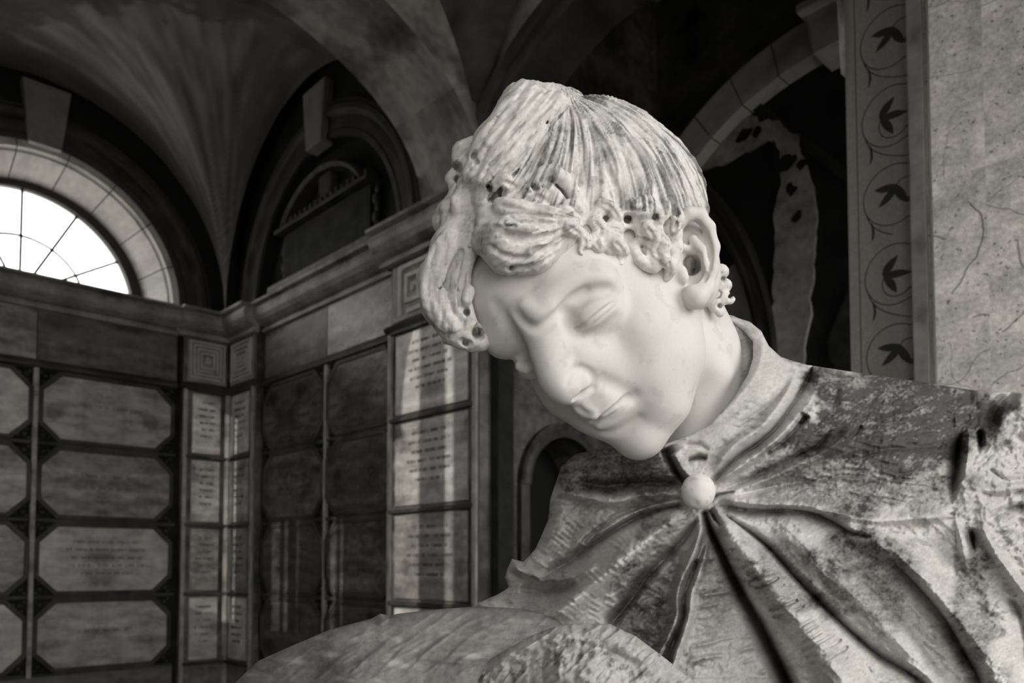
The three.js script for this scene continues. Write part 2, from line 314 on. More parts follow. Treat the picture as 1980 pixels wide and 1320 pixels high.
// the corner vault keeps ragged runs of pale plaster fanning from the corner; the rest is bare, sooted masonry
vault(0.04, 2.88, 0.04, ZMAX, 1.52, 'ceiling', SPRING + 0.02, (x, z) => {
  const t = Math.atan2(z, x), r = Math.hypot(x, z), n = fbm(t * 9, r * 0.5, 2, 4) * 1.1 + 0.5 * fbm(x * 3, z * 3, 5, 4);
  const fan = smooth(0.62, 0.3, Math.abs(t - 0.78) * 0.9 + 0.5 * n) * smooth(0.1, -0.05, r - 1.75 - 0.12 * Math.abs(Math.sin(t * 14)) - 0.5 * fbm(x * 4, z * 4, 8, 4));
  return clamp(0.15 + 0.26 * fan * clamp(0.55 + 1.6 * fbm(t * 16, r * 1.5, 9, 5)) + 0.16 * n, 0.03, 0.7);
});
vault(3.4, 6.7, 0.04, ZMAX, 1.52, 'ceiling');
vault(7.1, 9.4, 0.04, ZMAX, 1.52, 'ceiling');
vault(3.0, 6.6, -4.6, -0.3, 2.6, 'ceiling');
structure('roof', bx(-1, 10, 4.62, 4.9, -6, 4.2), M.plaster);
// transverse arches across the gallery (flattened curve)
function crossArch(x0, x1, R = 1.46, rise = 0.92, name = 'arch', half = ZMAX) {
  const s = new THREE.Shape(); s.moveTo(0, 4.6); s.lineTo(0, SPRING);
  for (let i = 0; i <= 40; i++) { const t = Math.PI * (1 - i / 40), c = Math.cos(t), y = Math.pow(Math.sin(t), 0.9); s.lineTo(half / 2 + c * half / 2, SPRING + rise * y); }
  s.lineTo(half, 4.6); s.closePath();
  const g = new THREE.ExtrudeGeometry(s, { depth: x1 - x0, bevelEnabled: true, bevelThickness: 0.015, bevelSize: 0.015, bevelSegments: 1 });
  g.rotateY(-Math.PI / 2); g.translate(x1, 0, 0); return structure(name, boxUV(tidy(g)), M.plaster);
}
crossArch(2.86, 3.42); crossArch(6.75, 7.1);
// ------------------------------------------------------------ second bay: a tall moulded arch into a dark chapel
{
  const wall = structure('wall_upper', (() => {
    const s = new THREE.Shape(); s.moveTo(3.2, 1.9); s.lineTo(3.3, 1.9); for (let i = 0; i <= 40; i++) { const t = Math.PI * (1 - i / 40); s.lineTo(4.43 + 1.06 * Math.cos(t), SPRING + 0.78 * Math.sin(t)); } s.lineTo(5.5, 1.9); s.lineTo(5.5, 4.6); s.lineTo(3.2, 4.6); s.closePath();
    const g = new THREE.ExtrudeGeometry(s, { depth: 0.3, bevelEnabled: false }); g.translate(0, 0, -0.3); return boxUV(tidy(g)); })(), M.plaster);
  piece('archivolt', ring([[1.0, -0.28], [1.0, 0.0], [1.0, 0.03], [1.04, 0.045], [1.06, 0.03], [1.1, 0.04], [1.115, 0.065], [1.15, 0.08], [1.17, 0.06], [1.19, 0]], 4.43, SPRING - 0.05, 0.17 * Math.PI, Math.PI, 0.8), M.trim, wall);
  const side = structure('wall_side', (() => {
    const s = new THREE.Shape(); s.moveTo(-5, FLOOR); s.lineTo(-0.2, FLOOR); s.lineTo(-0.2, 5); s.lineTo(-5, 5); s.closePath();
    const h = new THREE.Path(), cz = -1.12, r = 0.37; h.moveTo(cz - r, FLOOR + 0.05); h.lineTo(cz + r, FLOOR + 0.05); for (let i = 0; i <= 24; i++) { const t = Math.PI * i / 24; h.lineTo(cz + r * Math.cos(t), 0.55 + r * Math.sin(t)); } h.closePath(); s.holes.push(h);
    const g = new THREE.ExtrudeGeometry(s, { depth: 0.35, bevelEnabled: false }); g.rotateY(-Math.PI / 2); g.translate(3.0, 0, 0); return boxUV(tidy(g)); })(), M.vault);
  const onSide = (g) => { g.rotateY(Math.PI / 2); g.translate(3.0, 0, 0); return g; }; // plane z = 0 -> plane x = 3.0, local x -> -z
  piece('door_moulding', onSide(ring([[0.35, 0], [0.35, 0.04], [0.38, 0.05], [0.41, 0.035], [0.45, 0.045], [0.45, 0]], 1.12, 0.55)), M.trim, side);
  for (const d of [-1, 1]) piece('door_jamb', onSide(bx(1.12 + d * 0.41 - 0.04, 1.12 + d * 0.41 + 0.04, FLOOR, 0.55, 0, 0.045, 0.01)), M.trim, side);
  piece('door_backing', onSide(bx(0.3, 2.6, FLOOR, 1.5, -0.5, -0.36)), M.dark, side);
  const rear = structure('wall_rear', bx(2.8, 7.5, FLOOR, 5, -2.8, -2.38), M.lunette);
  piece('niche_arch', ring([[2.33, 0], [2.33, 0.03], [2.37, 0.05], [2.4, 0.03], [2.44, 0.04], [2.47, 0.06], [2.5, 0.05], [2.5, 0]], 1.48, 1.4, -0.3, 0.75).translate(0, 0, -2.38), M.trim, rear);
  piece('niche_lit_panel', ring([[2.14, 0], [2.14, 0.012], [2.32, 0.012], [2.32, 0]], 1.48, 1.4, 0.08, 0.4).translate(0, 0, -2.38), M.border, rear);  // pale strip: light on the inner reveal put into its colour
  { const g = bx(-0.66, 0.66, -0.035, 0.035, 0, 0.03, 0.004); g.rotateZ(-0.855); g.translate(4.13, 3.09, -2.38); piece('shadow_band', g, M.darkTone, rear); }  // raised bar whose dark colour stands for a shadow line
  structure('wall_chapel', pierced(-5, -0.6, [[-2.2, -0.72, 0.0, 1.8]], 0.3).rotateY(-Math.PI / 2).translate(6.9, 0, 0), M.vault);  // opening is unseen, added to let skylight into the chapel
  // the keyed arch that crosses the chapel, in blocks
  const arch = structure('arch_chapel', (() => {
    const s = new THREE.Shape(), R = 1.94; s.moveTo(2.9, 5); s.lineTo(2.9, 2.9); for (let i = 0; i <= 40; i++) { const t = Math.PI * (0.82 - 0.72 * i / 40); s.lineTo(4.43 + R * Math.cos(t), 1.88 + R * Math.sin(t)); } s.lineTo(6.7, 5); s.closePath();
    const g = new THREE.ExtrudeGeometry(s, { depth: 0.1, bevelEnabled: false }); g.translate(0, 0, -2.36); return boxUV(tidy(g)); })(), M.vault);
  for (let i = 0; i < 9; i++) { const a0 = Math.PI * (0.5 + 0.058 * i) + 0.035, a1 = Math.PI * (0.5 + 0.058 * (i + 1)) + 0.03; piece('arch_stone', ring([[1.66, -0.2], [1.66, 0], [1.66, 0.03], [1.93, 0.03], [1.94, 0], [1.94, -0.1]].map(([r, z]) => [r, z - 2.26]), 4.43, 1.88, a0, a1, 1, 8), M.pale, arch); }
  const ks = new THREE.Shape(); ks.moveTo(-0.1, 0); ks.lineTo(0.1, 0); ks.lineTo(0.15, 0.28); ks.lineTo(-0.15, 0.28); ks.closePath();
  const kg = new THREE.ExtrudeGeometry(ks, { depth: 0.3, bevelEnabled: true, bevelThickness: 0.006, bevelSize: 0.006, bevelSegments: 1 }); kg.translate(4.5, 3.46, -2.4); piece('keystone', boxUV(tidy(kg)), M.pale, arch);
  piece('keystone_cap', bx(4.31, 4.72, 3.74, 3.8, -2.4, -2.02, 0.012), M.pale, arch);
}
// what is left of the painted plaster on the chapel's rear wall: raised ragged patches
{
  const ragged = (pts, n) => { const s = new THREE.Shape(), c = new THREE.CatmullRomCurve3(pts.map(([x, y]) => new THREE.Vector3(x, y, 0)), true).getPoints(n); c.forEach((p, i) => { const a = 0.07 * fbm(p.x * 6, p.y * 6, 2, 4); i ? s.lineTo(p.x + a, p.y + a * 1.3) : s.moveTo(p.x + a, p.y + a * 1.3); }); return s; };
  const rear = scene.getObjectByName('wall_rear');
  const runs = [[[[3.22, 3.22], [3.3, 3.34], [3.42, 3.4], [3.69, 3.37], [3.98, 3.28], [4.12, 3.12], [4.18, 2.94], [4.27, 2.5], [4.24, 2.07], [4.17, 1.46], [4.1, 0.9], [3.9, 0.9], [3.91, 1.51], [3.94, 2.04], [3.97, 2.6], [4.02, 2.94], [3.94, 3.12], [3.6, 3.12], [3.32, 3.13]], 0.03, M.plaster],
    [[[4.35, 1.4], [4.5, 1.9], [4.62, 2.05], [4.8, 1.9], [4.85, 1.3]], 0.02, M.darkTone]];
  for (const [x, y, r] of [[3.72, 3.25, 0.05], [3.82, 3.22, 0.035], [4.06, 2.92, 0.07], [4.1, 2.72, 0.05], [4.17, 2.86, 0.035], [4.14, 2.5, 0.03]]) runs.push([[[x - r, y], [x, y + r], [x + r * 1.2, y], [x, y - r * 0.9]], 0.036, M.lunette]);
  for (const [pts, d, mat] of runs) { const g = new THREE.ExtrudeGeometry(ragged(pts, 140), { depth: d, bevelEnabled: false }); g.translate(0, 0, -2.38); piece('plaster_patch', boxUV(tidy(g)), mat, rear); }
}
// ------------------------------------------------------------ pier at the right: inlaid vine strip and a marble face
{
  const vine = canvasTexture(256, 1408, (c, w, h) => { // one scroll per 352 px = 0.455 m
    c.fillStyle = '#85827c'; c.fillRect(0, 0, w, h);
    for (let i = 0; i < 9000; i++) { const v = 112 + rnd() * 50; c.fillStyle = `rgba(${v},${v - 2},${v - 6},0.25)`; c.fillRect(rnd() * w, rnd() * h, 2 + rnd() * 8, 2 + rnd() * 14); }
    c.strokeStyle = c.fillStyle = '#1c1b1a'; c.lineCap = 'round';
    c.lineWidth = 4; c.beginPath(); c.moveTo(46, 0); c.lineTo(46, h); c.stroke();
    for (let k = 0; k < 4; k++) {
      const y = k * 352 + 176, cx = 196; c.lineWidth = 4.5;
      c.beginPath(); c.ellipse(cx, y, 126, 132, 0, 0, 7); c.stroke();
      c.beginPath(); c.moveTo(84, y + 62); c.bezierCurveTo(96, y + 120, 150, y + 168, 256, y + 200); c.stroke();
      c.beginPath(); c.moveTo(96, y + 92); c.quadraticCurveTo(112, y + 140, 98, y + 190); c.quadraticCurveTo(128, y + 160, 108, y + 104); c.fill();
      const leaf = (x0, y0, ang, l, bb) => { c.save(); c.translate(x0, y0); c.rotate(ang); c.beginPath(); c.moveTo(0, 0); c.bezierCurveTo(l * 0.2, -bb * 1.2, l * 0.65, -bb, l, bb * 0.5); c.bezierCurveTo(l * 0.7, bb * 0.8, l * 0.35, bb * 0.9, 0, 0); c.fill(); c.restore(); };
      if (k % 2) { const x0 = 214, y0 = y - 40; c.beginPath(); c.arc(250, y - 20, 40, 2.6, 4.9); c.stroke(); leaf(x0, y0, 3.05, 96, 24); leaf(x0, y0, 2.25, 112, 24); leaf(x0, y0, 1.25, 104, -26); }
      else { const x0 = 150, y0 = y + 4; c.beginPath(); c.arc(206, y + 36, 62, 0.4, 3.7); c.stroke(); leaf(x0, y0, -1.05, 104, 26); leaf(x0, y0, -0.06, 116, 24); leaf(x0, y0, 0.85, 96, 24); }
    }
  });
  vine.wrapS = THREE.ClampToEdgeWrapping;
  const vineMat = new THREE.MeshStandardMaterial({ map: vine, roughness: 0.7 });
  const pier = structure('wall_pier', bx(5.52, 6.7, FLOOR, 4.6, -0.6, -0.08), M.plaster);
  const strip = new THREE.BoxGeometry(0.34, 6.2, 0.04); { const p = strip.attributes.position, uv = strip.attributes.uv; for (let i = 0; i < p.count; i++) uv.setXY(i, (p.getX(i) + 0.17) / 0.218, p.getY(i) / 1.2 + 0.1); } strip.translate(5.5 + 0.17, FLOOR + 3.1, -0.06); piece('vine_strip', tidy(strip), vineMat, pier);
  const veins = canvasTexture(768, 1536, (c, w, h) => {
    c.fillStyle = '#a8a59f'; c.fillRect(0, 0, w, h);
    const id = c.getImageData(0, 0, w, h), d = id.data;
    for (let y = 0; y < h; y++) for (let x = 0; x < w; x++) { const n = fbm(x * 0.006, y * 0.006, 1, 5), m = fbm(x * 0.05, y * 0.05, 6, 3), k = (y * w + x) * 4, v = 220 + 90 * n + 60 * m + 50 * fbm(x * 0.16, y * 0.16, 2, 2); d[k] = v; d[k + 1] = v * 0.985; d[k + 2] = v * 0.955; }
    c.putImageData(id, 0, 0);
    for (let i = 0; i < 22; i++) { let x = rnd() * w, y = rnd() * h, a = rnd() * 6.28; c.lineWidth = 1.5 + rnd() * 5; c.strokeStyle = `rgba(60,57,52,${0.35 + rnd() * 0.4})`; c.beginPath(); c.moveTo(x, y); for (let k = 0; k < 30; k++) { a += (rnd() - 0.5) * 0.7; x += Math.cos(a) * 13; y += Math.sin(a) * 13; c.lineTo(x, y); } c.stroke(); }
    for (let i = 0; i < 900; i++) { c.fillStyle = rnd() > 0.4 ? 'rgba(60,57,52,0.5)' : 'rgba(225,220,212,0.5)'; c.beginPath(); c.ellipse(rnd() * w, rnd() * h, 1 + rnd() * 4, 1 + rnd() * 7, rnd() * 3, 0, 7); c.fill(); }
  });
  veins.repeat.set(1.5, 0.75);
  const slab = new THREE.MeshStandardMaterial({ map: veins, roughness: 0.6, bumpMap: grain0(), bumpScale: 0.002 });
  piece('marble_slab', bx(5.76, 6.7, FLOOR, 4.6, -0.2, 0.05, 0.008), slab, pier);
  piece('slab_border', bx(5.762, 5.818, FLOOR, 4.6, 0.0, 0.064, 0.006), M.border, pier); piece('slab_border', bx(5.824, 5.834, FLOOR, 4.6, 0.0, 0.058, 0.004), M.border, pier);
}
function grain0() { return noiseTexture(256, (u, v) => 0.5 + 0.7 * N(u, v, 12, 5, 91), false); }
// ------------------------------------------------------------ the outer side of the gallery and its far end, open to the day behind the camera
function pierced(x0, x1, openings, depth) {
  const s = new THREE.Shape(); s.moveTo(x0, FLOOR); s.lineTo(x1, FLOOR); s.lineTo(x1, 4.6); s.lineTo(x0, 4.6); s.closePath();
  for (const [a, b, sill, top] of openings) { const h = new THREE.Path(), r = (b - a) / 2; h.moveTo(a, sill); h.lineTo(b, sill); h.lineTo(b, top); for (let i = 1; i <= 24; i++) { const t = Math.PI * i / 24; h.lineTo((a + b) / 2 + r * Math.cos(t), top + r * 0.9 * Math.sin(t)); } h.closePath(); s.holes.push(h); }
  return boxUV(tidy(new THREE.ExtrudeGeometry(s, { depth, bevelEnabled: false })));
}
{
  structure('wall_arcade', pierced(-0.5, 10, ARCADE, 0.4).translate(0, 0, 3.5), M.plaster);
  // unseen board screen added in the first arch; its gaps cut the sun into streaks
  const boards = structure('added_screen_1', bx(0.6, 4.2, -1.2, -1.1, 3.52, 3.58), M.wood);
  const gaps = [[0.9, 1.06, 2.95], [1.13, 1.17, 2.9], [1.72, 1.86, 2.02], [1.93, 1.99, 2.02], [2.13, 2.155, 2.02], [2.62, 2.7, 2.02], [2.76, 2.79, 2.02], [3.47, 3.77, 3.12], [4.02, 4.1, 3.0]];
  let at = 0.6; for (const [a, b, top] of [...gaps, [4.3, 4.3, 0]]) { const n = Math.max(1, Math.round((a - at) / 0.3)); for (let i = 0; i < n; i++) piece('screen_plank', bx(at + (a - at) * i / n, at + (a - at) * (i + 1) / n, -1.3, 4.3, 3.52, 3.545), M.wood, boards); if (top) { piece('screen_plank', bx(a - 0.01, b + 0.01, top, 4.3, 3.546, 3.57), M.wood, boards); piece('screen_plank', bx(a - 0.01, b + 0.01, -1.3, 1.15, 3.546, 3.57), M.wood, boards); } at = b; }
  structure('wall_end', pierced(-0.6, 4, END, 0.4).rotateY(-Math.PI / 2).translate(9.4, 0, 0), M.plaster);
  structure('wall_bay', bx(6.5, 9.3, FLOOR, 4.6, -0.6, -0.25), M.plaster);
  structure('ground', bx(-30, 40, FLOOR - 0.5, FLOOR - 0.35, -30, 40), M.gravel);
}
// plinth under the statue
{
  const b = toLocal(0.26, -0.86), pl = thing('stone_plinth', 'tall pale stone plinth carrying the marble statue', 'plinth');
  pl.position.copy(new THREE.Vector3(0.26, 0, -0.95)); pl.rotation.y = 0;
  piece('block', bx(-0.62, 0.58, 0.0, 1.44, -0.42, 0.4, 0.01), M.marble, pl);
  piece('cap', bx(-0.66, 0.62, 1.43, 1.5, -0.46, 0.42, 0.015), M.trim, pl);
  piece('foot', bx(-0.7, 0.66, 0.0, 0.2, -0.5, 0.46, 0.02), M.trim, pl);
}
function toLocal(x, z) { return new THREE.Vector3(x, 0, z).sub(CORNER).applyAxisAngle(new THREE.Vector3(0, 1, 0), -TURN); }

// ============================================================ the marble statue
// Sculpted in its own frame: x right, y up, w towards the viewer, in units of 0.516 mm (a little over life size).
const UNIT = 0.8 / FOCAL, REACH = FOCAL;
const q = (px, py, w) => [(px - CX) * (1 - w / REACH), (CY - py) * (1 - w / REACH), w]; // a spot on the sculpture at its depth w
const CT = Math.cos(TILT), ST = Math.sin(TILT);
function toWorld(x, y, w) { const a = x * UNIT, b = y * UNIT, c = (w - REACH) * UNIT; return [a, EYE + b * CT - c * ST, b * ST + c * CT]; }
const STATUE_BASE = [0.2, 1.52, -0.86];

class Clay { // a block of signed distances that is added to and carved
  constructor(lo, hi, h) {
    this.lo = lo; this.h = h; this.n = lo.map((l, i) => Math.ceil((hi[i] - l) / h) + 1);
    this.v = new Float32Array(this.n[0] * this.n[1] * this.n[2]).fill(80);
  }
  run(box, fn) { // fn(x, y, w, old) -> new, inside a box [lo, hi]
    const [nx, ny] = this.n, a = [], b = [];
    for (let i = 0; i < 3; i++) { a[i] = Math.max(0, Math.floor((box[0][i] - this.lo[i]) / this.h)); b[i] = Math.min(this.n[i] - 1, Math.ceil((box[1][i] - this.lo[i]) / this.h)); }
    for (let k = a[2]; k <= b[2]; k++) for (let j = a[1]; j <= b[1]; j++) for (let i = a[0], p = (k * ny + j) * nx + i; i <= b[0]; i++, p++)
      this.v[p] = fn(this.lo[0] + i * this.h, this.lo[1] + j * this.h, this.lo[2] + k * this.h, this.v[p]);
  }
  at(x, y, w) {
    const [nx, ny, nz] = this.n, fx = (x - this.lo[0]) / this.h, fy = (y - this.lo[1]) / this.h, fz = (w - this.lo[2]) / this.h;
    const i = Math.floor(fx), j = Math.floor(fy), k = Math.floor(fz);
    if (i < 0 || j < 0 || k < 0 || i >= nx - 1 || j >= ny - 1 || k >= nz - 1) return 80;
    const u = fx - i, v = fy - j, t = fz - k, p = (k * ny + j) * nx + i, V = this.v, L = nx * ny;
    const c0 = (V[p] * (1 - u) + V[p + 1] * u) * (1 - v) + (V[p + nx] * (1 - u) + V[p + nx + 1] * u) * v;
    const c1 = (V[p + L] * (1 - u) + V[p + L + 1] * u) * (1 - v) + (V[p + L + nx] * (1 - u) + V[p + L + nx + 1] * u) * v;
    return c0 * (1 - t) + c1 * t;
  }
}
const smin = (a, b, k) => { const h = Math.max(k - Math.abs(a - b), 0) / k; return Math.min(a, b) - h * h * k * 0.25; };
const smax = (a, b, k) => -smin(-a, -b, k);
function span(pts, rs, pad) { const lo = [1e9, 1e9, 1e9], hi = [-1e9, -1e9, -1e9]; pts.forEach((p, m) => { for (let i = 0; i < 3; i++) { lo[i] = Math.min(lo[i], p[i] - rs[m] - pad); hi[i] = Math.max(hi[i], p[i] + rs[m] + pad); } }); return [lo, hi]; }
function cone(x, y, w, a, ra, b, rb) {
  const dx = b[0] - a[0], dy = b[1] - a[1], dz = b[2] - a[2], l2 = dx * dx + dy * dy + dz * dz || 1;
  const t = clamp(((x - a[0]) * dx + (y - a[1]) * dy + (w - a[2]) * dz) / l2);
  return Math.hypot(x - a[0] - dx * t, y - a[1] - dy * t, w - a[2] - dz * t) - ra - (rb - ra) * t;
}
// rope of rounded cones through pts; sign +1 adds, -1 carves
function rope(f, pts, rs, k = 10, sign = 1) {
  for (let m = 0; m < Math.max(1, pts.length - 1); m++) {
    const a = pts[m], b = pts[m + 1] ?? a, ra = rs[m] ?? rs[0], rb = rs[m + 1] ?? rs[m] ?? rs[0];
    if (sign > 0) f.run(span([a, b], [ra, rb], k + 12), (x, y, w, o) => smin(o, cone(x, y, w, a, ra, b, rb), k));
    else f.run(span([a, b], [ra, rb], k + 4), (x, y, w, o) => smax(o, -cone(x, y, w, a, ra, b, rb), k));
  }
}
function egg(f, c, r, k = 20, sign = 1, axes = null, cut = null) {
  const R = Math.max(...r), A = axes ?? [[1, 0, 0], [0, 1, 0], [0, 0, 1]];
  f.run(span([c], [R], k + 14), (x, y, w, o) => {
    const d = [x - c[0], y - c[1], w - c[2]]; let k0 = 0, k1 = 0;
    for (let i = 0; i < 3; i++) { const t = (d[0] * A[i][0] + d[1] * A[i][1] + d[2] * A[i][2]) / r[i]; k0 += t * t; k1 += t * t / (r[i] * r[i]); }
    k0 = Math.sqrt(k0); let s = k1 > 0 ? k0 * (k0 - 1) / Math.sqrt(k1) : -R; if (cut) s = cut(x, y, w, s);
    return sign > 0 ? smin(o, s, k) : smax(o, -s, k);
  });
}
// where the eye first meets the clay at a spot
function meet(fields, px, py, from = 320) {
  for (let w = from; w > -330;) { const p = q(px, py, w); let d = 80; for (const f of fields) d = Math.min(d, f.at(...p)); if (d < 0.3) return w; w -= Math.max(0.8, d * 0.7); }
  return 0;
}
// a tool stroke along the present surface; lift: how far the rope's centre stands out of the surface, in radii
function curve(pts, n) { // smooth polyline through [x, y, ...] points
  const c = new THREE.CatmullRomCurve3(pts.map((p) => new THREE.Vector3(p[0], p[1], p[2] ?? 0)), false, 'centripetal');
  return c.getPoints(n).map((v) => [v.x, v.y, v.z]);
}
function stroke(f, pts, r, lift = 0, k = 8, sign = 1, fields = [f]) { // pts: [px, py, radius factor = 1]
  const c = curve(pts.map((p) => [p[0], p[1], p[2] ?? 1]), Math.max(2, (pts.length - 1) * 7));
  let ws = c.map((p) => meet(fields, p[0], p[1]));
  for (let it = 0; it < 5; it++) ws = ws.map((w, i) => (ws[Math.max(0, i - 1)] + 2 * w + ws[Math.min(ws.length - 1, i + 1)]) / 4);
  rope(f, c.map((p, i) => q(p[0], p[1], ws[i] + lift * r * p[2])), c.map((p) => r * p[2]), k, sign);
}
// a soft pressing in (amp > 0) or swelling (amp < 0) along the surface, in units of depth
function press(f, pts, r, amp) {
  const c = curve(pts.map((p) => [p[0], p[1], p[2] ?? 1]), Math.max(2, (pts.length - 1) * 4));
  let ws = c.map((p) => meet([f], p[0], p[1])); for (let it = 0; it < 4; it++) ws = ws.map((w, i) => (ws[Math.max(0, i - 1)] + 2 * w + ws[Math.min(ws.length - 1, i + 1)]) / 4);
  const P = c.map((p, i) => q(p[0], p[1], ws[i]));
  f.run(span(P, P.map(() => r * 2.2), 2), (x, y, w, o) => {
    if (o > 40 || o < -40) return o;
    let best = 1e9, sc = 1;
    for (let m = 0; m < P.length - 1; m++) { const a = P[m], b = P[m + 1], dx = b[0] - a[0], dy = b[1] - a[1], dz = b[2] - a[2], t = clamp(((x - a[0]) * dx + (y - a[1]) * dy + (w - a[2]) * dz) / (dx * dx + dy * dy + dz * dz || 1)), d = (x - a[0] - dx * t) ** 2 + (y - a[1] - dy * t) ** 2 + (w - a[2] - dz * t) ** 2; if (d < best) { best = d; sc = lerp(c[m][2], c[m + 1][2], t); } }
    const e = best / (r * r); return e > 4.8 ? o : o + amp * sc * Math.exp(-e * 1.3);
  });
}
function dab(f, px, py, r, lift = 0, k = 8, sign = 1, fields = [f]) { rope(f, [q(px, py, meet(fields, px, py) + lift * r)], [r], k, sign); }

// surface nets
function skin(f, paint, shift) {
  const [nx, ny, nz] = f.n, V = f.v, L = nx * ny, id = new Int32Array(nx * ny * nz).fill(-1), pos = [], nor = [], col = [], idx = [];
  const corner = [0, 1, nx, nx + 1, L, L + 1, L + nx, L + nx + 1], edges = [[0, 1], [2, 3], [4, 5], [6, 7], [0, 2], [1, 3], [4, 6], [5, 7], [0, 4], [1, 5], [2, 6], [3, 7]];
  for (let k = 0; k < nz - 1; k++) for (let j = 0; j < ny - 1; j++) for (let i = 0, p = (k * ny + j) * nx; i < nx - 1; i++, p++) {
    let m = 0; for (let c = 0; c < 8; c++) if (V[p + corner[c]] < 0) m |= 1 << c;
    if (m === 0 || m === 255) continue;
    let x = 0, y = 0, z = 0, n = 0;
    for (const [a, b] of edges) if (((m >> a) & 1) !== ((m >> b) & 1)) {
      const va = V[p + corner[a]], t = va / (va - V[p + corner[b]]);
      x += (a & 1) + ((b & 1) - (a & 1)) * t; y += ((a >> 1) & 1) + (((b >> 1) & 1) - ((a >> 1) & 1)) * t; z += (a >> 2) + ((b >> 2) - (a >> 2)) * t; n++;
    }
    x = f.lo[0] + (i + x / n) * f.h; y = f.lo[1] + (j + y / n) * f.h; z = f.lo[2] + (k + z / n) * f.h;
    id[p] = pos.length / 3; const e = f.h * 0.8;
    let gx = f.at(x + e, y, z) - f.at(x - e, y, z), gy = f.at(x, y + e, z) - f.at(x, y - e, z), gz = f.at(x, y, z + e) - f.at(x, y, z - e);
    const g = Math.hypot(gx, gy, gz) || 1; gx /= g; gy /= g; gz /= g;
    const w = toWorld(x, y, z); pos.push(w[0] - shift[0], w[1] - shift[1], w[2] - shift[2]);
    nor.push(gx, gy * CT - gz * ST, gy * ST + gz * CT);
    const c = paint(x, y, z, gx, gy, gz); col.push(c, c * 0.975, c * 0.93);
  }
  const quad = (a, b, c, d, flip) => { if (a < 0 || b < 0 || c < 0 || d < 0) return; if (flip) idx.push(a, c, b, a, d, c); else idx.push(a, b, c, a, c, d); };
  for (let k = 1; k < nz - 1; k++) for (let j = 1; j < ny - 1; j++) for (let i = 1, p = (k * ny + j) * nx + 1; i < nx - 1; i++, p++) {
    const s = V[p] < 0;
    if (s !== V[p + 1] < 0) quad(id[p - nx - L], id[p - L], id[p], id[p - nx], !s);
    if (s !== V[p + nx] < 0) quad(id[p - 1 - L], id[p - 1], id[p], id[p - L], !s);
    if (s !== V[p + L] < 0) quad(id[p - 1 - nx], id[p - nx], id[p], id[p - 1], !s);
  }
  const g = new THREE.BufferGeometry();
  g.setAttribute('position', new THREE.Float32BufferAttribute(pos, 3)); g.setAttribute('normal', new THREE.Float32BufferAttribute(nor, 3)); g.setAttribute('color', new THREE.Float32BufferAttribute(col, 3)); g.setIndex(idx);
  return g;
}

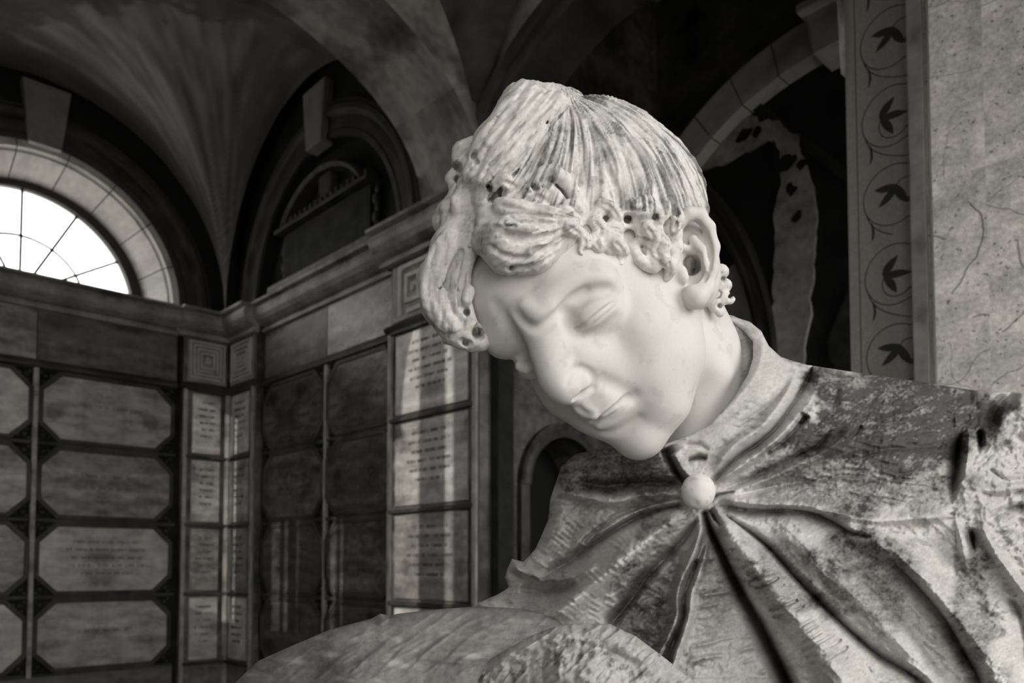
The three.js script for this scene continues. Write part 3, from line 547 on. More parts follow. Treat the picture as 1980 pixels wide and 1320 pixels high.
// ------------------------------------------------------------ head
const FINE = 2.6;                                  // clay resolution in units
const HEAD_LO = [-225, 40, -300], HEAD_HI = [500, 900, 335];
const head = new Clay(HEAD_LO, HEAD_HI, FINE), hair = new Clay(HEAD_LO, HEAD_HI, FINE);
{
  const f = head;
  egg(f, q(1075, 550, 40), [172, 150, 168], 30);
  rope(f, [q(985, 575, 110), q(1000, 610, 110)], [72, 60], 40);                       // forehead and brow
  egg(f, q(1150, 690, 10), [118, 120, 118], 40);                       // middle of the face
  egg(f, q(1215, 520, 30), [120, 120, 128], 40);                       // temple
  rope(f, [q(1230, 640, 104)], [74], 44); rope(f, [q(1250, 720, 84)], [62], 40);                              // cheekbone
  rope(f, [q(1280, 560, 60), q(1284, 690, 60), q(1268, 770, 50), q(1236, 834, 26)], [72, 69, 60, 46], 30); // jaw, near side, to the chin
  rope(f, [q(1236, 834, 26), q(1110, 742, 10), q(1068, 698, 30)], [46, 60, 50], 30);                        // jaw, far side
  egg(f, q(1165, 778, 50), [66, 62, 62], 34);                          // mouth region
  rope(f, [q(1237, 838, 40)], [42], 16);                               // chin
  rope(f, [q(1285, 560, -60), q(1325, 690, -84), q(1350, 860, -140), q(1360, 940, -170)], [96, 104, 108, 120], 26);   // neck
  rope(f, [q(1335, 620, 10), q(1385, 720, -4), q(1335, 850, -46)], [30, 22, 20], 26);      // the long neck muscle
  // brows
  stroke(f, [[1016, 612, 0.6], [1045, 606, 0.9], [1080, 586, 1.1], [1120, 560], [1168, 545, 0.6]], 24, -0.6, 30);
  rope(f, [q(972, 655, 96)], [34], 30);                                // far brow
  rope(f, [q(1028, 702, 84)], [30], 14);                               // far eye
  stroke(f, [[1004, 708], [1020, 712], [1034, 700]], 7, 0.2, 6);
  // eye socket
  rope(f, [q(1148, 606, 240)], [52], 40, -1);
  // nose, a broad plane running into the cheek
  rope(f, [q(1086, 640, 138), q(1112, 690, 134), q(1140, 722, 118)], [40, 42, 38], 44);
  rope(f, [q(1165, 700, 96), q(1180, 745, 82)], [54, 50], 40);
  rope(f, [q(1042, 622, 166), q(1054, 652, 164), q(1064, 690, 164), q(1077, 730, 166), q(1091, 752, 166)], [24, 25, 27, 27, 27], 24);
  egg(f, q(1122, 739, 146), [22, 25, 24], 9);
  rope(f, [q(1096, 757, 154), q(1120, 782, 122)], [12, 9], 20);
  rope(f, [q(1140, 784, 114), q(1156, 770, 114)], [22, 24], 30);
  // eye: ball, upper lid, crease, lower lid
  const we = meet([f], 1150, 604);
  egg(f, q(1149, 606, we - 7), [55, 39, 44], 18, 1, [[0.86, 0.5, 0], [-0.5, 0.86, 0], [0, 0, 1]]);
  press(f, [[1098, 612, 0.8], [1112, 588, 1], [1142, 567, 0.8], [1176, 562, 0.6], [1196, 568, 0.4]], 11, 16.9);
  press(f, [[1110, 640, 0.6], [1128, 652, 0.9], [1156, 644, 0.8], [1186, 616, 0.4]], 13, 11.3);
  press(f, [[1094, 606, 0.8], [1101, 620, 1.1], [1110, 638, 1]], 13, 24.4);
  stroke(f, [[1115, 637, 0.8], [1134, 629], [1151, 615], [1171, 599], [1191, 582, 0.7]], 5.4, 0.05, 3, -1);
  press(f, [[1118, 643, 0.7], [1140, 637], [1160, 622], [1182, 602, 0.7]], 8, -2.0);
  // furrowed forehead
  press(f, [[960, 590, 0.4], [976, 618, 0.8], [988, 634], [1002, 654, 0.8]], 14, 11.3);
  press(f, [[990, 630, 0.6], [1000, 648, 0.8]], 8, -5.6);
  press(f, [[1000, 606, 0.4], [1018, 627, 0.62], [1040, 634, 0.7], [1062, 624, 0.85], [1086, 598, 1.0], [1106, 576, 0.8], [1130, 562, 0.5]], 10, 15.1);
  press(f, [[1012, 590, 0.6], [1036, 604, 1], [1060, 596, 0.6]], 16, -7.5);
  // wing of the nose and nostril
  press(f, [[1096, 740, 0.5], [1104, 720, 0.8], [1121, 711, 1], [1139, 718], [1149, 734], [1147, 746, 0.8]], 7, 5.5);
  rope(f, [q(1111, 770, 167), q(1124, 763, 166), q(1143, 750, 157)], [4, 5, 3.5], 4, -1);
  press(f, [[1110, 771, 0.8], [1126, 764, 1], [1146, 750, 0.8]], 6, 5.5);
  // mouth
  press(f, [[1120, 790, 0.8], [1136, 800, 0.8]], 9, 4.5);
  press(f, [[1132, 788, 0.7], [1148, 796, 0.8]], 7, -3.3);
  press(f, [[1142, 803, 0.8], [1154, 806], [1172, 795], [1194, 780, 0.8], [1213, 768, 0.5]], 9, -6.7);
  press(f, [[1160, 824, 0.8], [1178, 818], [1198, 803, 0.9], [1214, 786, 0.5]], 11, -8.9);
  stroke(f, [[1144, 817, 0.8], [1153, 814], [1172, 801], [1196, 783], [1218, 769, 0.9]], 5, -0.1, 3, -1);
  press(f, [[1200, 781, 0.5], [1219, 768, 1], [1226, 764, 0.6]], 9, 6.7);
  press(f, [[1176, 840, 0.5], [1198, 834, 0.9], [1218, 822, 0.9], [1234, 808, 0.5]], 12, 7.8);
  press(f, [[1150, 724, 0.4], [1172, 738, 0.9], [1198, 752, 0.8], [1220, 764, 0.6]], 16, 6.7);
  // ear
  const wE = 150;
  egg(f, q(1345, 505, wE - 42), [42, 84, 34], 16, 1, [[0.98, 0.2, 0], [-0.2, 0.98, 0], [0, 0, 1]]);
  rope(f, [q(1310, 452, wE - 8), q(1314, 428, wE + 6), q(1332, 414, wE + 10), q(1352, 416, wE + 8), q(1370, 440, wE), q(1379, 478, wE - 6), q(1378, 520, wE - 12), q(1368, 556, wE - 14)], [9, 11, 12, 12, 11, 11, 10, 10], 7);
  rope(f, [q(1362, 560, wE - 16), q(1346, 574, wE - 12), q(1336, 566, wE - 10)], [17, 20, 14], 8);
  rope(f, [q(1335, 446, wE - 4), q(1331, 468, wE - 10)], [13, 11], 5, -1);               // upper hollow
  stroke(f, [[1346, 430, 0.8], [1360, 452], [1369, 486], [1368, 520, 0.8]], 6.5, 0.25, 5, -1);
  rope(f, [q(1340, 462, wE - 8), q(1354, 484, wE - 6), q(1361, 512, wE - 10), q(1354, 546, wE - 12)], [8, 10, 9, 8], 6);
  rope(f, [q(1337, 502, wE - 4), q(1338, 526, wE - 10), q(1335, 540, wE - 12)], [19, 21, 13], 4, -1); rope(f, [q(1338, 512, wE - 30), q(1336, 518, wE - 62)], [18, 15], 6, -1);  // shell of the ear
  rope(f, [q(1318, 526, wE - 16), q(1322, 536, wE - 14)], [10, 9], 12);
  rope(f, [q(1318, 478, wE - 10), q(1340, 484, wE - 14)], [7, 6], 5);
  stroke(f, [[1365, 530], [1361, 540]], 4.5, 0.1, 3, -1);
}
// ------------------------------------------------------------ hair
const streak = (x, y) => { // the combed direction of the cap of hair: out from the crown
  const dx = x - 92, dy = y - 812, r = Math.hypot(dx, dy); return [Math.atan2(dy, dx) + r * 0.0011, r]; };
{
  const f = hair, both = [head, hair];
  egg(f, q(1125, 450, 0), [242, 242, 196], 10, 1, null, (x, y, w, s) => {
    const [a, r] = streak(x, y), m = smooth(20, 90, r);
    s += m * (4.2 * noise(a * 24, r * 0.007, w * 0.004) + 3.6 * noise(a * 50, r * 0.012, 4) + 7 * noise(a * 8, r * 0.008, 7) + 2.5 * noise(x * 0.05, y * 0.05, w * 0.05));
    return smax(s, -(y - 512 - 10 * noise(x * 0.02, w * 0.02, 3)) + (w - 190) * 0.7 - (x - 160) * 0.15, 14);
  });
  const lock = (pts, r, lift = 0, cuts = 2, k = 9) => {
    stroke(f, pts, r, lift, k, 1, both);
    for (let c = 0; c < cuts; c++) {
      const o = (c + 0.5) / cuts * 1.7 - 0.85;
      const off = pts.map((p, i) => { const a = pts[Math.max(0, i - 1)], b = pts[Math.min(pts.length - 1, i + 1)], l = Math.hypot(b[0] - a[0], b[1] - a[1]) || 1; return [p[0] - (b[1] - a[1]) / l * o * r * (p[2] ?? 1), p[1] + (b[0] - a[0]) / l * o * r * (p[2] ?? 1), 0.6 + 0.4 * (p[2] ?? 1)]; });
      stroke(f, off, Math.min(4.5, r * 0.22), 0.35, 4, -1, both);
    }
  };
  const hole = (px, py, r, r2 = r, lift = -0.2, ang = 0) => { const w = meet(both, px, py), s = Math.max(r2 - r, 0), dx = Math.sin(ang) * s, dy = Math.cos(ang) * s; rope(f, [q(px - dx, py - dy, w + lift * r), q(px + dx, py + dy, w + lift * r)], [r, r], 4, -1); rope(f, [q(px, py, w - r * 1.2), q(px - 2, py - 2, w - r * 3.4)], [r * 0.9, r * 0.75], 4, -1); };
  // the swept-up mass over the brow, top left
  rope(f, [q(1070, 214, 90), q(1020, 232, 130), q(975, 290, 150), q(945, 350, 150)], [44, 58, 52, 44], 18);
  for (const [o, r] of [[-40, 15], [-22, 14], [-4, 15], [14, 13], [32, 12], [48, 10]]) lock([[1082 + o * 0.25, 186 + Math.abs(o) * 0.25, 0.7], [1020 + o * 0.7, 222 + o * 0.35], [972 + o * 0.8, 288 + o * 0.4], [936 + o * 0.75, 350 + o * 0.3, 0.8]], r, -0.15, 1, 7);
  rope(f, [q(1098, 186, 60), q(1112, 192, 50), q(1122, 204, 40)], [16, 14, 11], 7); hole(1096, 184, 6, 7);
  // loops left of the knot
  rope(f, [q(938, 300, 130), q(910, 282, 130), q(892, 290, 128), q(888, 308, 122), q(905, 330, 124)], [12, 14, 15, 14, 12], 7); hole(918, 304, 5, 13, -0.1, 0.2);
  rope(f, [q(905, 330, 120), q(885, 330, 108), q(873, 345, 104), q(880, 366, 108)], [14, 11, 11, 12], 7); hole(884, 324, 8, 10); hole(886, 350, 6, 8);
  rope(f, [q(912, 360, 140), q(904, 392, 138), q(906, 420, 130)], [26, 25, 16], 10);
  rope(f, [q(880, 398, 96), q(866, 426, 92), q(872, 452, 92)], [24, 27, 22], 10);
  lock([[860, 396], [866, 420], [872, 444]], 7, 0.1, 0); lock([[882, 386], [884, 412], [882, 440]], 7, 0.1, 0);
  // ring and hollow right of the knot
  rope(f, [q(932, 372, 178), q(938, 346, 180), q(954, 336, 180), q(966, 348, 178)], [11, 11, 11, 9], 6); hole(946, 364, 8, 14, -0.1, -0.3);
  rope(f, [q(966, 330, 150), q(990, 326, 150)], [16, 14], 8); hole(974, 372, 11, 13);
  rope(f, [q(930, 385, 165), q(942, 408, 165), q(920, 418, 150)], [16, 14, 14], 8);
  // the drooping lock at the far left
  rope(f, [q(892, 424, 118), q(872, 480, 124), q(853, 540, 128), q(858, 590, 124), q(884, 632, 118), q(914, 652, 112), q(932, 660, 112)], [26, 34, 38, 38, 32, 24, 16], 14);
  rope(f, [q(908, 436, 140), q(900, 490, 156), q(886, 540, 160), q(892, 590, 152), q(908, 622, 140)], [14, 18, 20, 18, 14], 9);
  for (const [o, r] of [[-26, 9], [-12, 9], [4, 8]]) lock([[878 + o * 0.5, 452], [862 + o, 500], [850 + o, 548], [856 + o * 0.9, 598], [880 + o * 0.7, 636, 0.7]], r, 0.05, 1, 6);
  stroke(f, [[893, 486, 0.7], [878, 520], [864, 552, 0.7], [842, 566, 0.5]], 7, 0.0, 5, -1, both);
  stroke(f, [[905, 470, 0.6], [898, 520], [890, 560], [894, 596, 0.8]], 5, 0.1, 5, -1, both);
  hole(923, 643, 11, 17, -0.2, 0.35); hole(900, 662, 7, 13, -0.2, 1.1); hole(902, 604, 7, 11, 0.1, 0.2);
  stroke(f, [[908, 560], [902, 580]], 8, 0.2, 5, 1, both);
  // the big forelock
  rope(f, [q(948, 462, 184), q(985, 474, 214), q(1030, 476, 216), q(1080, 452, 198), q(1118, 432, 178)], [32, 45, 42, 31, 20], 14);
  rope(f, [q(944, 420, 180), q(1000, 420, 192), q(1060, 424, 186), q(1112, 424, 172)], [22, 24, 22, 16], 12);
  rope(f, [q(985, 380, 186), q(1040, 398, 190), q(1098, 416, 178)], [14, 18, 14], 9);
  lock([[976, 352, 0.7], [1012, 366], [1056, 388], [1096, 412, 0.8]], 12, -0.1, 1); lock([[964, 396, 0.8], [1012, 408], [1066, 420], [1112, 424, 0.7]], 13, 0.15, 1);
  lock([[970, 430, 0.5], [1010, 440, 0.8], [1060, 442], [1110, 432, 0.7]], 12, 0.1, 1);
  stroke(f, [[986, 416, 0.5], [1016, 426], [1060, 434, 0.9], [1100, 432, 0.5]], 7, 0.4, 5, -1, both); stroke(f, [[968, 450, 0.5], [1014, 462, 0.8], [1070, 456, 0.7], [1106, 440, 0.5]], 7, 0.2, 7, -1, both);
  stroke(f, [[940, 474, 0.4], [992, 500, 0.7], [1044, 494, 0.7], [1090, 460, 0.4]], 5, 0.5, 6, -1, both);
  stroke(f, [[984, 518, 0.8], [1010, 520], [1040, 512, 0.7], [1080, 488, 0.5]], 6, 0.0, 4, -1, both); hole(988, 517, 5, 9, 0, 1.4);
  stroke(f, [[1033, 484, 0.8], [1052, 486], [1078, 474, 0.6]], 8, 0.2, 4, -1, both);
  
  // arching lock above, with its hollow
  rope(f, [q(1040, 352, 205), q(1046, 334, 206), q(1068, 330, 206), q(1094, 350, 204), q(1112, 378, 198), q(1124, 408, 190), q(1134, 430, 182)], [9, 11, 12, 12, 12, 11, 9], 6);
  stroke(f, [[1068, 362, 0.8], [1086, 384], [1100, 412, 0.8]], 9, 0.0, 5, -1, both); hole(1034, 362, 7, 9);
  lock([[1052, 352, 0.7], [1070, 376], [1092, 404, 0.7]], 8, 0.2, 0);
  // curls towards the ear
  rope(f, [q(1130, 430, 186), q(1152, 412, 186), q(1176, 410, 180)], [14, 13, 11], 8); rope(f, [q(1166, 466, 168)], [38], 10);
  rope(f, [q(1190, 442, 184), q(1204, 410, 186), q(1226, 400, 184), q(1246, 416, 178), q(1244, 444, 172), q(1226, 458, 170)], [12, 12, 13, 13, 15, 14], 7);
  hole(1145, 447, 17, 18, 0.1); hole(1217, 456, 12, 14, -0.1); hole(1214, 424, 9, 12, 0.1, 1.2); hole(1172, 424, 7, 9, 0.1, 1.3);
  rope(f, [q(1183, 438, 190)], [12], 5); 
  rope(f, [q(1286, 404, 165), q(1272, 424, 170), q(1268, 448, 170), q(1284, 472, 166), q(1282, 498, 162), q(1266, 514, 160), q(1246, 512, 160)], [11, 10, 11, 11, 11, 11, 8], 6);
  rope(f, [q(1222, 478, 164), q(1238, 502, 164), q(1258, 516, 160)], [11, 10, 9], 6); hole(1246, 486, 10, 14, -0.1, -0.6); hole(1268, 420, 7, 9, 0.1);
  rope(f, [q(1296, 420, 150), q(1304, 450, 150), q(1306, 480, 146), q(1300, 520, 146)], [14, 13, 12, 8], 8);
  for (const s of [[1250, 350], [1190, 330], [1290, 380]]) lock([[s[0] - 60, s[1] - 110, 0.4], [s[0] - 18, s[1] - 50], [s[0], s[1]], [s[0] - 4, s[1] + 40, 0.5]], 9, -0.45, 1, 7);
  stroke(f, [[1178, 330, 0.5], [1192, 366], [1198, 398, 0.8]], 5, 0.2, 5, -1, both);
  for (const [pts, r] of [[[[1100, 438], [1118, 450], [1132, 468], [1124, 486, 0.6]], 9], [[[1150, 428], [1162, 446], [1152, 466], [1160, 480, 0.6]], 10], [[[1190, 468], [1206, 488], [1198, 506, 0.6]], 9], [[[1250, 438], [1264, 460], [1254, 486], [1268, 504, 0.6]], 9], [[[1284, 498], [1297, 518], [1288, 540, 0.5]], 8], [[[1230, 396, 0.7], [1250, 390], [1270, 402, 0.7]], 9], [[[1300, 396, 0.7], [1311, 420], [1304, 446, 0.7]], 9], [[[1160, 392, 0.6], [1180, 400], [1196, 420, 0.7]], 8], [[[1084, 400, 0.6], [1104, 396], [1122, 404, 0.6]], 8]]) lock(pts, r, 0.25, 1, 5);
  stroke(f, [[1132, 486, 0.6], [1146, 494], [1160, 508, 0.8], [1190, 506], [1222, 498, 0.6]], 6, 0.3, 5, -1, both);
  // tufts behind the ear
  for (const [x, y, r] of [[1394, 526, 15], [1384, 548, 18], [1402, 552, 13], [1398, 575, 15], [1412, 580, 9], [1384, 590, 14], [1392, 604, 9]]) rope(f, [q(x, y, 40)], [r], 4);
  for (const [x, y, r] of [[1388, 570, 7], [1412, 574, 5], [1398, 540, 5], [1392, 592, 5]]) hole(x, y, r);
  rope(f, [q(1340, 560, -40), q(1360, 600, -60)], [60, 40], 16);
}
{ // fine combed lines over the standing locks, each following its own fall
  const root = q(1132, 428, 180);
  hair.run([HEAD_LO, HEAD_HI], (x, y, w, o) => {
    if (o > 9 || o < -9) return o;
    const px = CX + x / (1 - w / REACH), py = CY - y / (1 - w / REACH); let d = 0;
    const pouf = smooth(1090, 1060, px) * smooth(400, 360, py) * smooth(-20, 20, w), a = 0.66 * px - 0.6 * py, b = 0.6 * px + 0.66 * py;
    if (pouf > 0) d += pouf * (4.2 * noise((0.75 * px + 0.66 * py) * 0.085, (0.66 * px - 0.75 * py) * 0.012, w * 0.01) + 2.6 * noise((0.75 * px + 0.66 * py) * 0.2, (0.66 * px - 0.75 * py) * 0.02, 3));
    const fl = smooth(915, 935, px) * smooth(1125, 1085, px) * smooth(385, 405, py) * smooth(100, 130, w);
    if (fl > 0) { const t = Math.atan2(py - 428, px - 1136), r = Math.hypot(py - 428, px - 1136); d += fl * smooth(20, 70, r) * (2.2 * noise(t * 16, r * 0.008, 8) + 1.5 * noise(t * 36, r * 0.014, 2)); }
    const dl = smooth(918, 905, px) * smooth(455, 480, py);
    if (dl > 0) d += dl * (2.0 * noise(px * 0.09 + py * 0.012, py * 0.012, w * 0.03) + 1.2 * noise(px * 0.2 + py * 0.03, py * 0.03, w * 0.06));
    return o + d + 0.9 * noise(x * 0.07, y * 0.07, w * 0.07) + 0.9 * noise(x * 0.15, y * 0.15, w * 0.15);
  });
}
// ------------------------------------------------------------ colours of the stone: clean marble, dirt only where it sits in patches
const speck = (x, y, z, s, t) => smooth(t, t + 0.12, fbm(x * s, y * s, z * s, 4));
const paintSkin = (x, y, z) => { let c = 0.68 + 0.05 * fbm(x * 0.012, y * 0.012, z * 0.012, 4); c += 0.03 * noise(x * 0.2, y * 0.2, z * 0.2); c -= 0.07 * speck(x + 50, y, z, 0.03, 0.16) + 0.25 * speck(x, y + 90, z, 0.14, 0.44); return c; };
const paintHair = (x, y, z) => {
  const [a, r] = streak(x, y);
  let c = 0.7 + 0.12 * fbm(x * 0.02, y * 0.02, z * 0.02, 4) + 0.1 * noise(x * 0.14, y * 0.14, z * 0.14) + 0.08 * noise(x * 0.3, y * 0.3, z * 0.3);
  const cap = Math.hypot((x - 135) / 242, (y - 575) / 242, z / 232);   // only the cap itself carries the combed-in dirt, the standing locks are clean
  if (cap < 1.07 && y > 540) c -= 0.5 * smooth(-0.16, 0.22, noise(a * 22, r * 0.008, 2) * 0.6 + noise(a * 60, r * 0.012, 5) * 0.5 + 0.5 * fbm(x * 0.01, y * 0.01, z * 0.01, 3)) * smooth(-0.35, 0.2, fbm(x * 0.008 + 3, y * 0.008, z * 0.008, 3) + 0.12);
  c -= 0.12 * speck(x, y, z, 0.03, 0.1) * (0.5 + speck(x, y, z, 0.12, 0.0)) + 0.25 * speck(x + 30, y, z, 0.2, 0.3);
  if (cap >= 1.07 || y <= 540) { // streaks of grime that run with the locks
    const px = CX + x / (1 - z / REACH), py = CY - y / (1 - z / REACH), t = Math.atan2(py - 428, px - 1136), rr = Math.hypot(py - 428, px - 1136);
    const g = px < 912 && py > 450 ? noise(px * 0.1 + py * 0.012, py * 0.014, 4) + 0.6 * noise(px * 0.24, py * 0.03, 9) : py < 385 && px < 1085 ? noise((0.75 * px + 0.66 * py) * 0.09, (0.66 * px - 0.75 * py) * 0.014, 6) + 0.7 * noise((0.75 * px + 0.66 * py) * 0.22, (0.66 * px - 0.75 * py) * 0.03, 2) : noise(t * 15, rr * 0.012, 7) + 0.6 * fbm(x * 0.05, y * 0.05, z * 0.05, 3);
    c -= 0.26 * smooth(0.16, 0.62, g + 0.35 * fbm(x * 0.06, y * 0.06, z * 0.06, 3));
  }
  return Math.max(0.12, c);
};
const grain = noiseTexture(256, (u, v) => 0.5 + 0.7 * N(u, v, 14, 5, 21), false);
const marble = new THREE.MeshPhysicalMaterial({ color: 0xffffff, vertexColors: true, roughness: 0.62, specularIntensity: 0.5 });
const statue = new THREE.Group();
statue.name = 'marble_statue'; statue.position.set(...STATUE_BASE);
statue.userData = { label: 'white marble statue of a youth with bowed head, short curly hair and a buttoned cloak', category: 'statue' };
scene.add(statue);
mesh('head', skin(head, paintSkin, STATUE_BASE), marble, statue);
mesh('hair', skin(hair, paintHair, STATUE_BASE), marble, statue);

// ------------------------------------------------------------ carved drapery: a sheet of relief with its own outline, depth and back
function catmull(pts, per = 10) { const c = new THREE.CatmullRomCurve3(pts.map((p) => new THREE.Vector3(p[0], p[1], 0)), false, 'centripetal').getPoints((pts.length - 1) * per); const out = []; c.forEach((v, i) => { const t = i / per, k = Math.min(pts.length - 2, Math.floor(t)), u = t - k; out.push([v.x, v.y, lerp(pts[k][2] ?? 1, pts[k + 1][2] ?? 1, u), i / (c.length - 1)]); }); return out; }
class Relief {
  // outline in px; depth: [[px, py, w]] anchors of the broad form; step: grid in px; edge: rounding radius; back: how far it reaches behind its rim
  constructor({ outline, depth, step = 3, edge = 60, back = 160, soft = 14000, rim = null }) {
    this.rim = rim;
    this.step = step; this.edge = edge; this.back = back;
    this.poly = outline;
    const xs = outline.map((p) => p[0]), ys = outline.map((p) => p[1]);
    this.x0 = Math.min(...xs) - 2 * step; this.y0 = Math.min(...ys) - 2 * step;
    this.nx = Math.ceil((Math.max(...xs) - this.x0) / step) + 3; this.ny = Math.ceil((Math.max(...ys) - this.y0) / step) + 3;
    const n = this.nx * this.ny; this.w = new Float32Array(n); this.sd = new Float32Array(n); this.ink = new Float32Array(n);
    // a coarse lattice carries the slow parts
    for (let j = 0; j < this.ny; j++) for (let i = 0; i < this.nx; i++) {
      const x = this.x0 + i * step, y = this.y0 + j * step; let s = 0, t = 0;
      for (const [ax, ay, aw] of depth) { const r2 = (x - ax) ** 2 + (y - ay) ** 2, g = 1 / (r2 + 400) ** 1.1 * Math.exp(-r2 / (soft * 8)) + 1e-12; s += g * aw; t += g; }
      this.w[j * this.nx + i] = s / t; this.sd[j * this.nx + i] = this.far(x, y);
    }
    this.blur(Math.round(24 / step)); this.blur(Math.round(24 / step));
  }
  blur(r) { const { nx, ny } = this, a = this.w, b = new Float32Array(a.length); if (r < 1) return;
    for (let j = 0; j < ny; j++) for (let i = 0; i < nx; i++) { let s = 0, n = 0; for (let d = -r; d <= r; d++) { const k = clamp(i + d, 0, nx - 1); s += a[j * nx + k]; n++; } b[j * nx + i] = s / n; }
    for (let j = 0; j < ny; j++) for (let i = 0; i < nx; i++) { let s = 0, n = 0; for (let d = -r; d <= r; d++) { const k = clamp(j + d, 0, ny - 1); s += b[k * nx + i]; n++; } a[j * nx + i] = s / n; } }
  far(x, y) { // signed distance to the outline, negative inside
    let d = 1e9, c = false; const P = this.poly;
    for (let i = 0, j = P.length - 1; i < P.length; j = i++) {
      const [ax, ay] = P[j], [bx_, by] = P[i], ex = bx_ - ax, ey = by - ay, t = clamp(((x - ax) * ex + (y - ay) * ey) / (ex * ex + ey * ey || 1));
      d = Math.min(d, (x - ax - ex * t) ** 2 + (y - ay - ey * t) ** 2);
      if ((ay > y) !== (by > y) && x < (bx_ - ax) * (y - ay) / (by - ay) + ax) c = !c;
    }
    return (c ? -1 : 1) * Math.sqrt(d);
  }
  // a fold along pts [px, py, scale]; h: height in units (negative = groove); wl, wr: reach to the left and right of the way it runs; sharp: 0 round .. 1 creased
  fold(pts, h, wl, wr = wl, sharp = 0, ends = 0.16) {
    const c = catmull(pts), R = Math.max(wl, wr) * 2.2 * Math.max(...c.map((p) => p[2])), st = this.step;
    const xs = c.map((p) => p[0]), ys = c.map((p) => p[1]);
    const i0 = Math.max(0, Math.floor((Math.min(...xs) - R - this.x0) / st)), i1 = Math.min(this.nx - 1, Math.ceil((Math.max(...xs) + R - this.x0) / st));
    const j0 = Math.max(0, Math.floor((Math.min(...ys) - R - this.y0) / st)), j1 = Math.min(this.ny - 1, Math.ceil((Math.max(...ys) + R - this.y0) / st));
    for (let j = j0; j <= j1; j++) for (let i = i0; i <= i1; i++) {
      const x = this.x0 + i * st, y = this.y0 + j * st; let best = 1e9, side = 0, sc = 1, tt = 0;
      for (let m = 0; m < c.length - 1; m++) {
        const a = c[m], b = c[m + 1], ex = b[0] - a[0], ey = b[1] - a[1], t = clamp(((x - a[0]) * ex + (y - a[1]) * ey) / (ex * ex + ey * ey || 1));
        const dx = x - a[0] - ex * t, dy = y - a[1] - ey * t, d = dx * dx + dy * dy;
        if (d < best) { best = d; side = ex * dy - ey * dx; sc = lerp(a[2], b[2], t); tt = lerp(a[3], b[3], t); }
      }
      const d = Math.sqrt(best) / ((side < 0 ? wl : wr) * sc);
      if (d > 2.2) continue;
      const g = sharp ? lerp(Math.exp(-d * d * 1.4), Math.max(0, Math.exp(-d * 2.4) - 0.005), sharp) : Math.exp(-d * d * 1.4);
      const e = ends ? smooth(0, ends, tt) * smooth(0, ends, 1 - tt) : 1;
      this.w[j * this.nx + i] += h * sc * g * e;
    }
  }
  each(fn) { for (let j = 0; j < this.ny; j++) for (let i = 0; i < this.nx; i++) { const k = j * this.nx + i; this.w[k] += fn(this.x0 + i * this.step, this.y0 + j * this.step, this.sd[k]); } }
  build(paint, shift) {
    const { nx, ny, step, sd } = this, fid = new Int32Array(nx * ny).fill(-1), bid = new Int32Array(nx * ny).fill(-1), pos = [], col = [], idx = [], keep = new Uint8Array(nx * ny);
    for (let j = 0; j < ny - 1; j++) for (let i = 0; i < nx - 1; i++) { const k = j * nx + i; if (sd[k] < 0 || sd[k + 1] < 0 || sd[k + nx] < 0 || sd[k + nx + 1] < 0) keep[k] = keep[k + 1] = keep[k + nx] = keep[k + nx + 1] = 1; }
    const put = (x, y, w, c) => { const p = toWorld(...q(x, y, w)); pos.push(p[0] - shift[0], p[1] - shift[1], p[2] - shift[2]); col.push(c, c * 0.975, c * 0.93); return pos.length / 3 - 1; };
    for (let j = 0; j < ny; j++) for (let i = 0; i < nx; i++) {
      const k = j * nx + i; if (!keep[k]) continue;
      let x = this.x0 + i * step, y = this.y0 + j * step, s = sd[k];
      if (s > 0) { const e = 0.5, gx = this.far(x + e, y) - this.far(x - e, y), gy = this.far(x, y + e) - this.far(x, y - e); x -= gx * s; y -= gy * s; s = 0; }
      const d = -s, E = this.rim ? this.rim(x, y, this.edge) : this.edge, u = 1 - Math.min(d / E, 1), fall = E * (1 - Math.sqrt(Math.max(0, 1 - u * u)));
      const v = 1 - Math.min(d / this.back, 1), deep = this.back * Math.sqrt(Math.max(0, 1 - v * v));
      const c = paint(x, y, this.w[k], this, k);
      fid[k] = put(x, y, this.w[k] - fall, c);
      bid[k] = d === 0 ? fid[k] : put(x, y, this.w[k] - E - deep - 0.0, 0.5);
    }
    for (let j = 0; j < ny - 1; j++) for (let i = 0; i < nx - 1; i++) {
      const k = j * nx + i; if (!(sd[k] < 0 || sd[k + 1] < 0 || sd[k + nx] < 0 || sd[k + nx + 1] < 0)) continue;
      const a = k, b = k + 1, c = k + nx, d = k + nx + 1;
      idx.push(fid[a], fid[c], fid[b], fid[b], fid[c], fid[d], bid[a], bid[b], bid[c], bid[b], bid[d], bid[c]);
    }
    const g = new THREE.BufferGeometry(); g.setAttribute('position', new THREE.Float32BufferAttribute(pos, 3)); g.setAttribute('color', new THREE.Float32BufferAttribute(col, 3)); g.setIndex(idx); g.computeVertexNormals();
    return g;
  }
}
const rough = (x, y, s, o = 4) => fbm(x * s + 40, y * s + 17, 3.3, o);
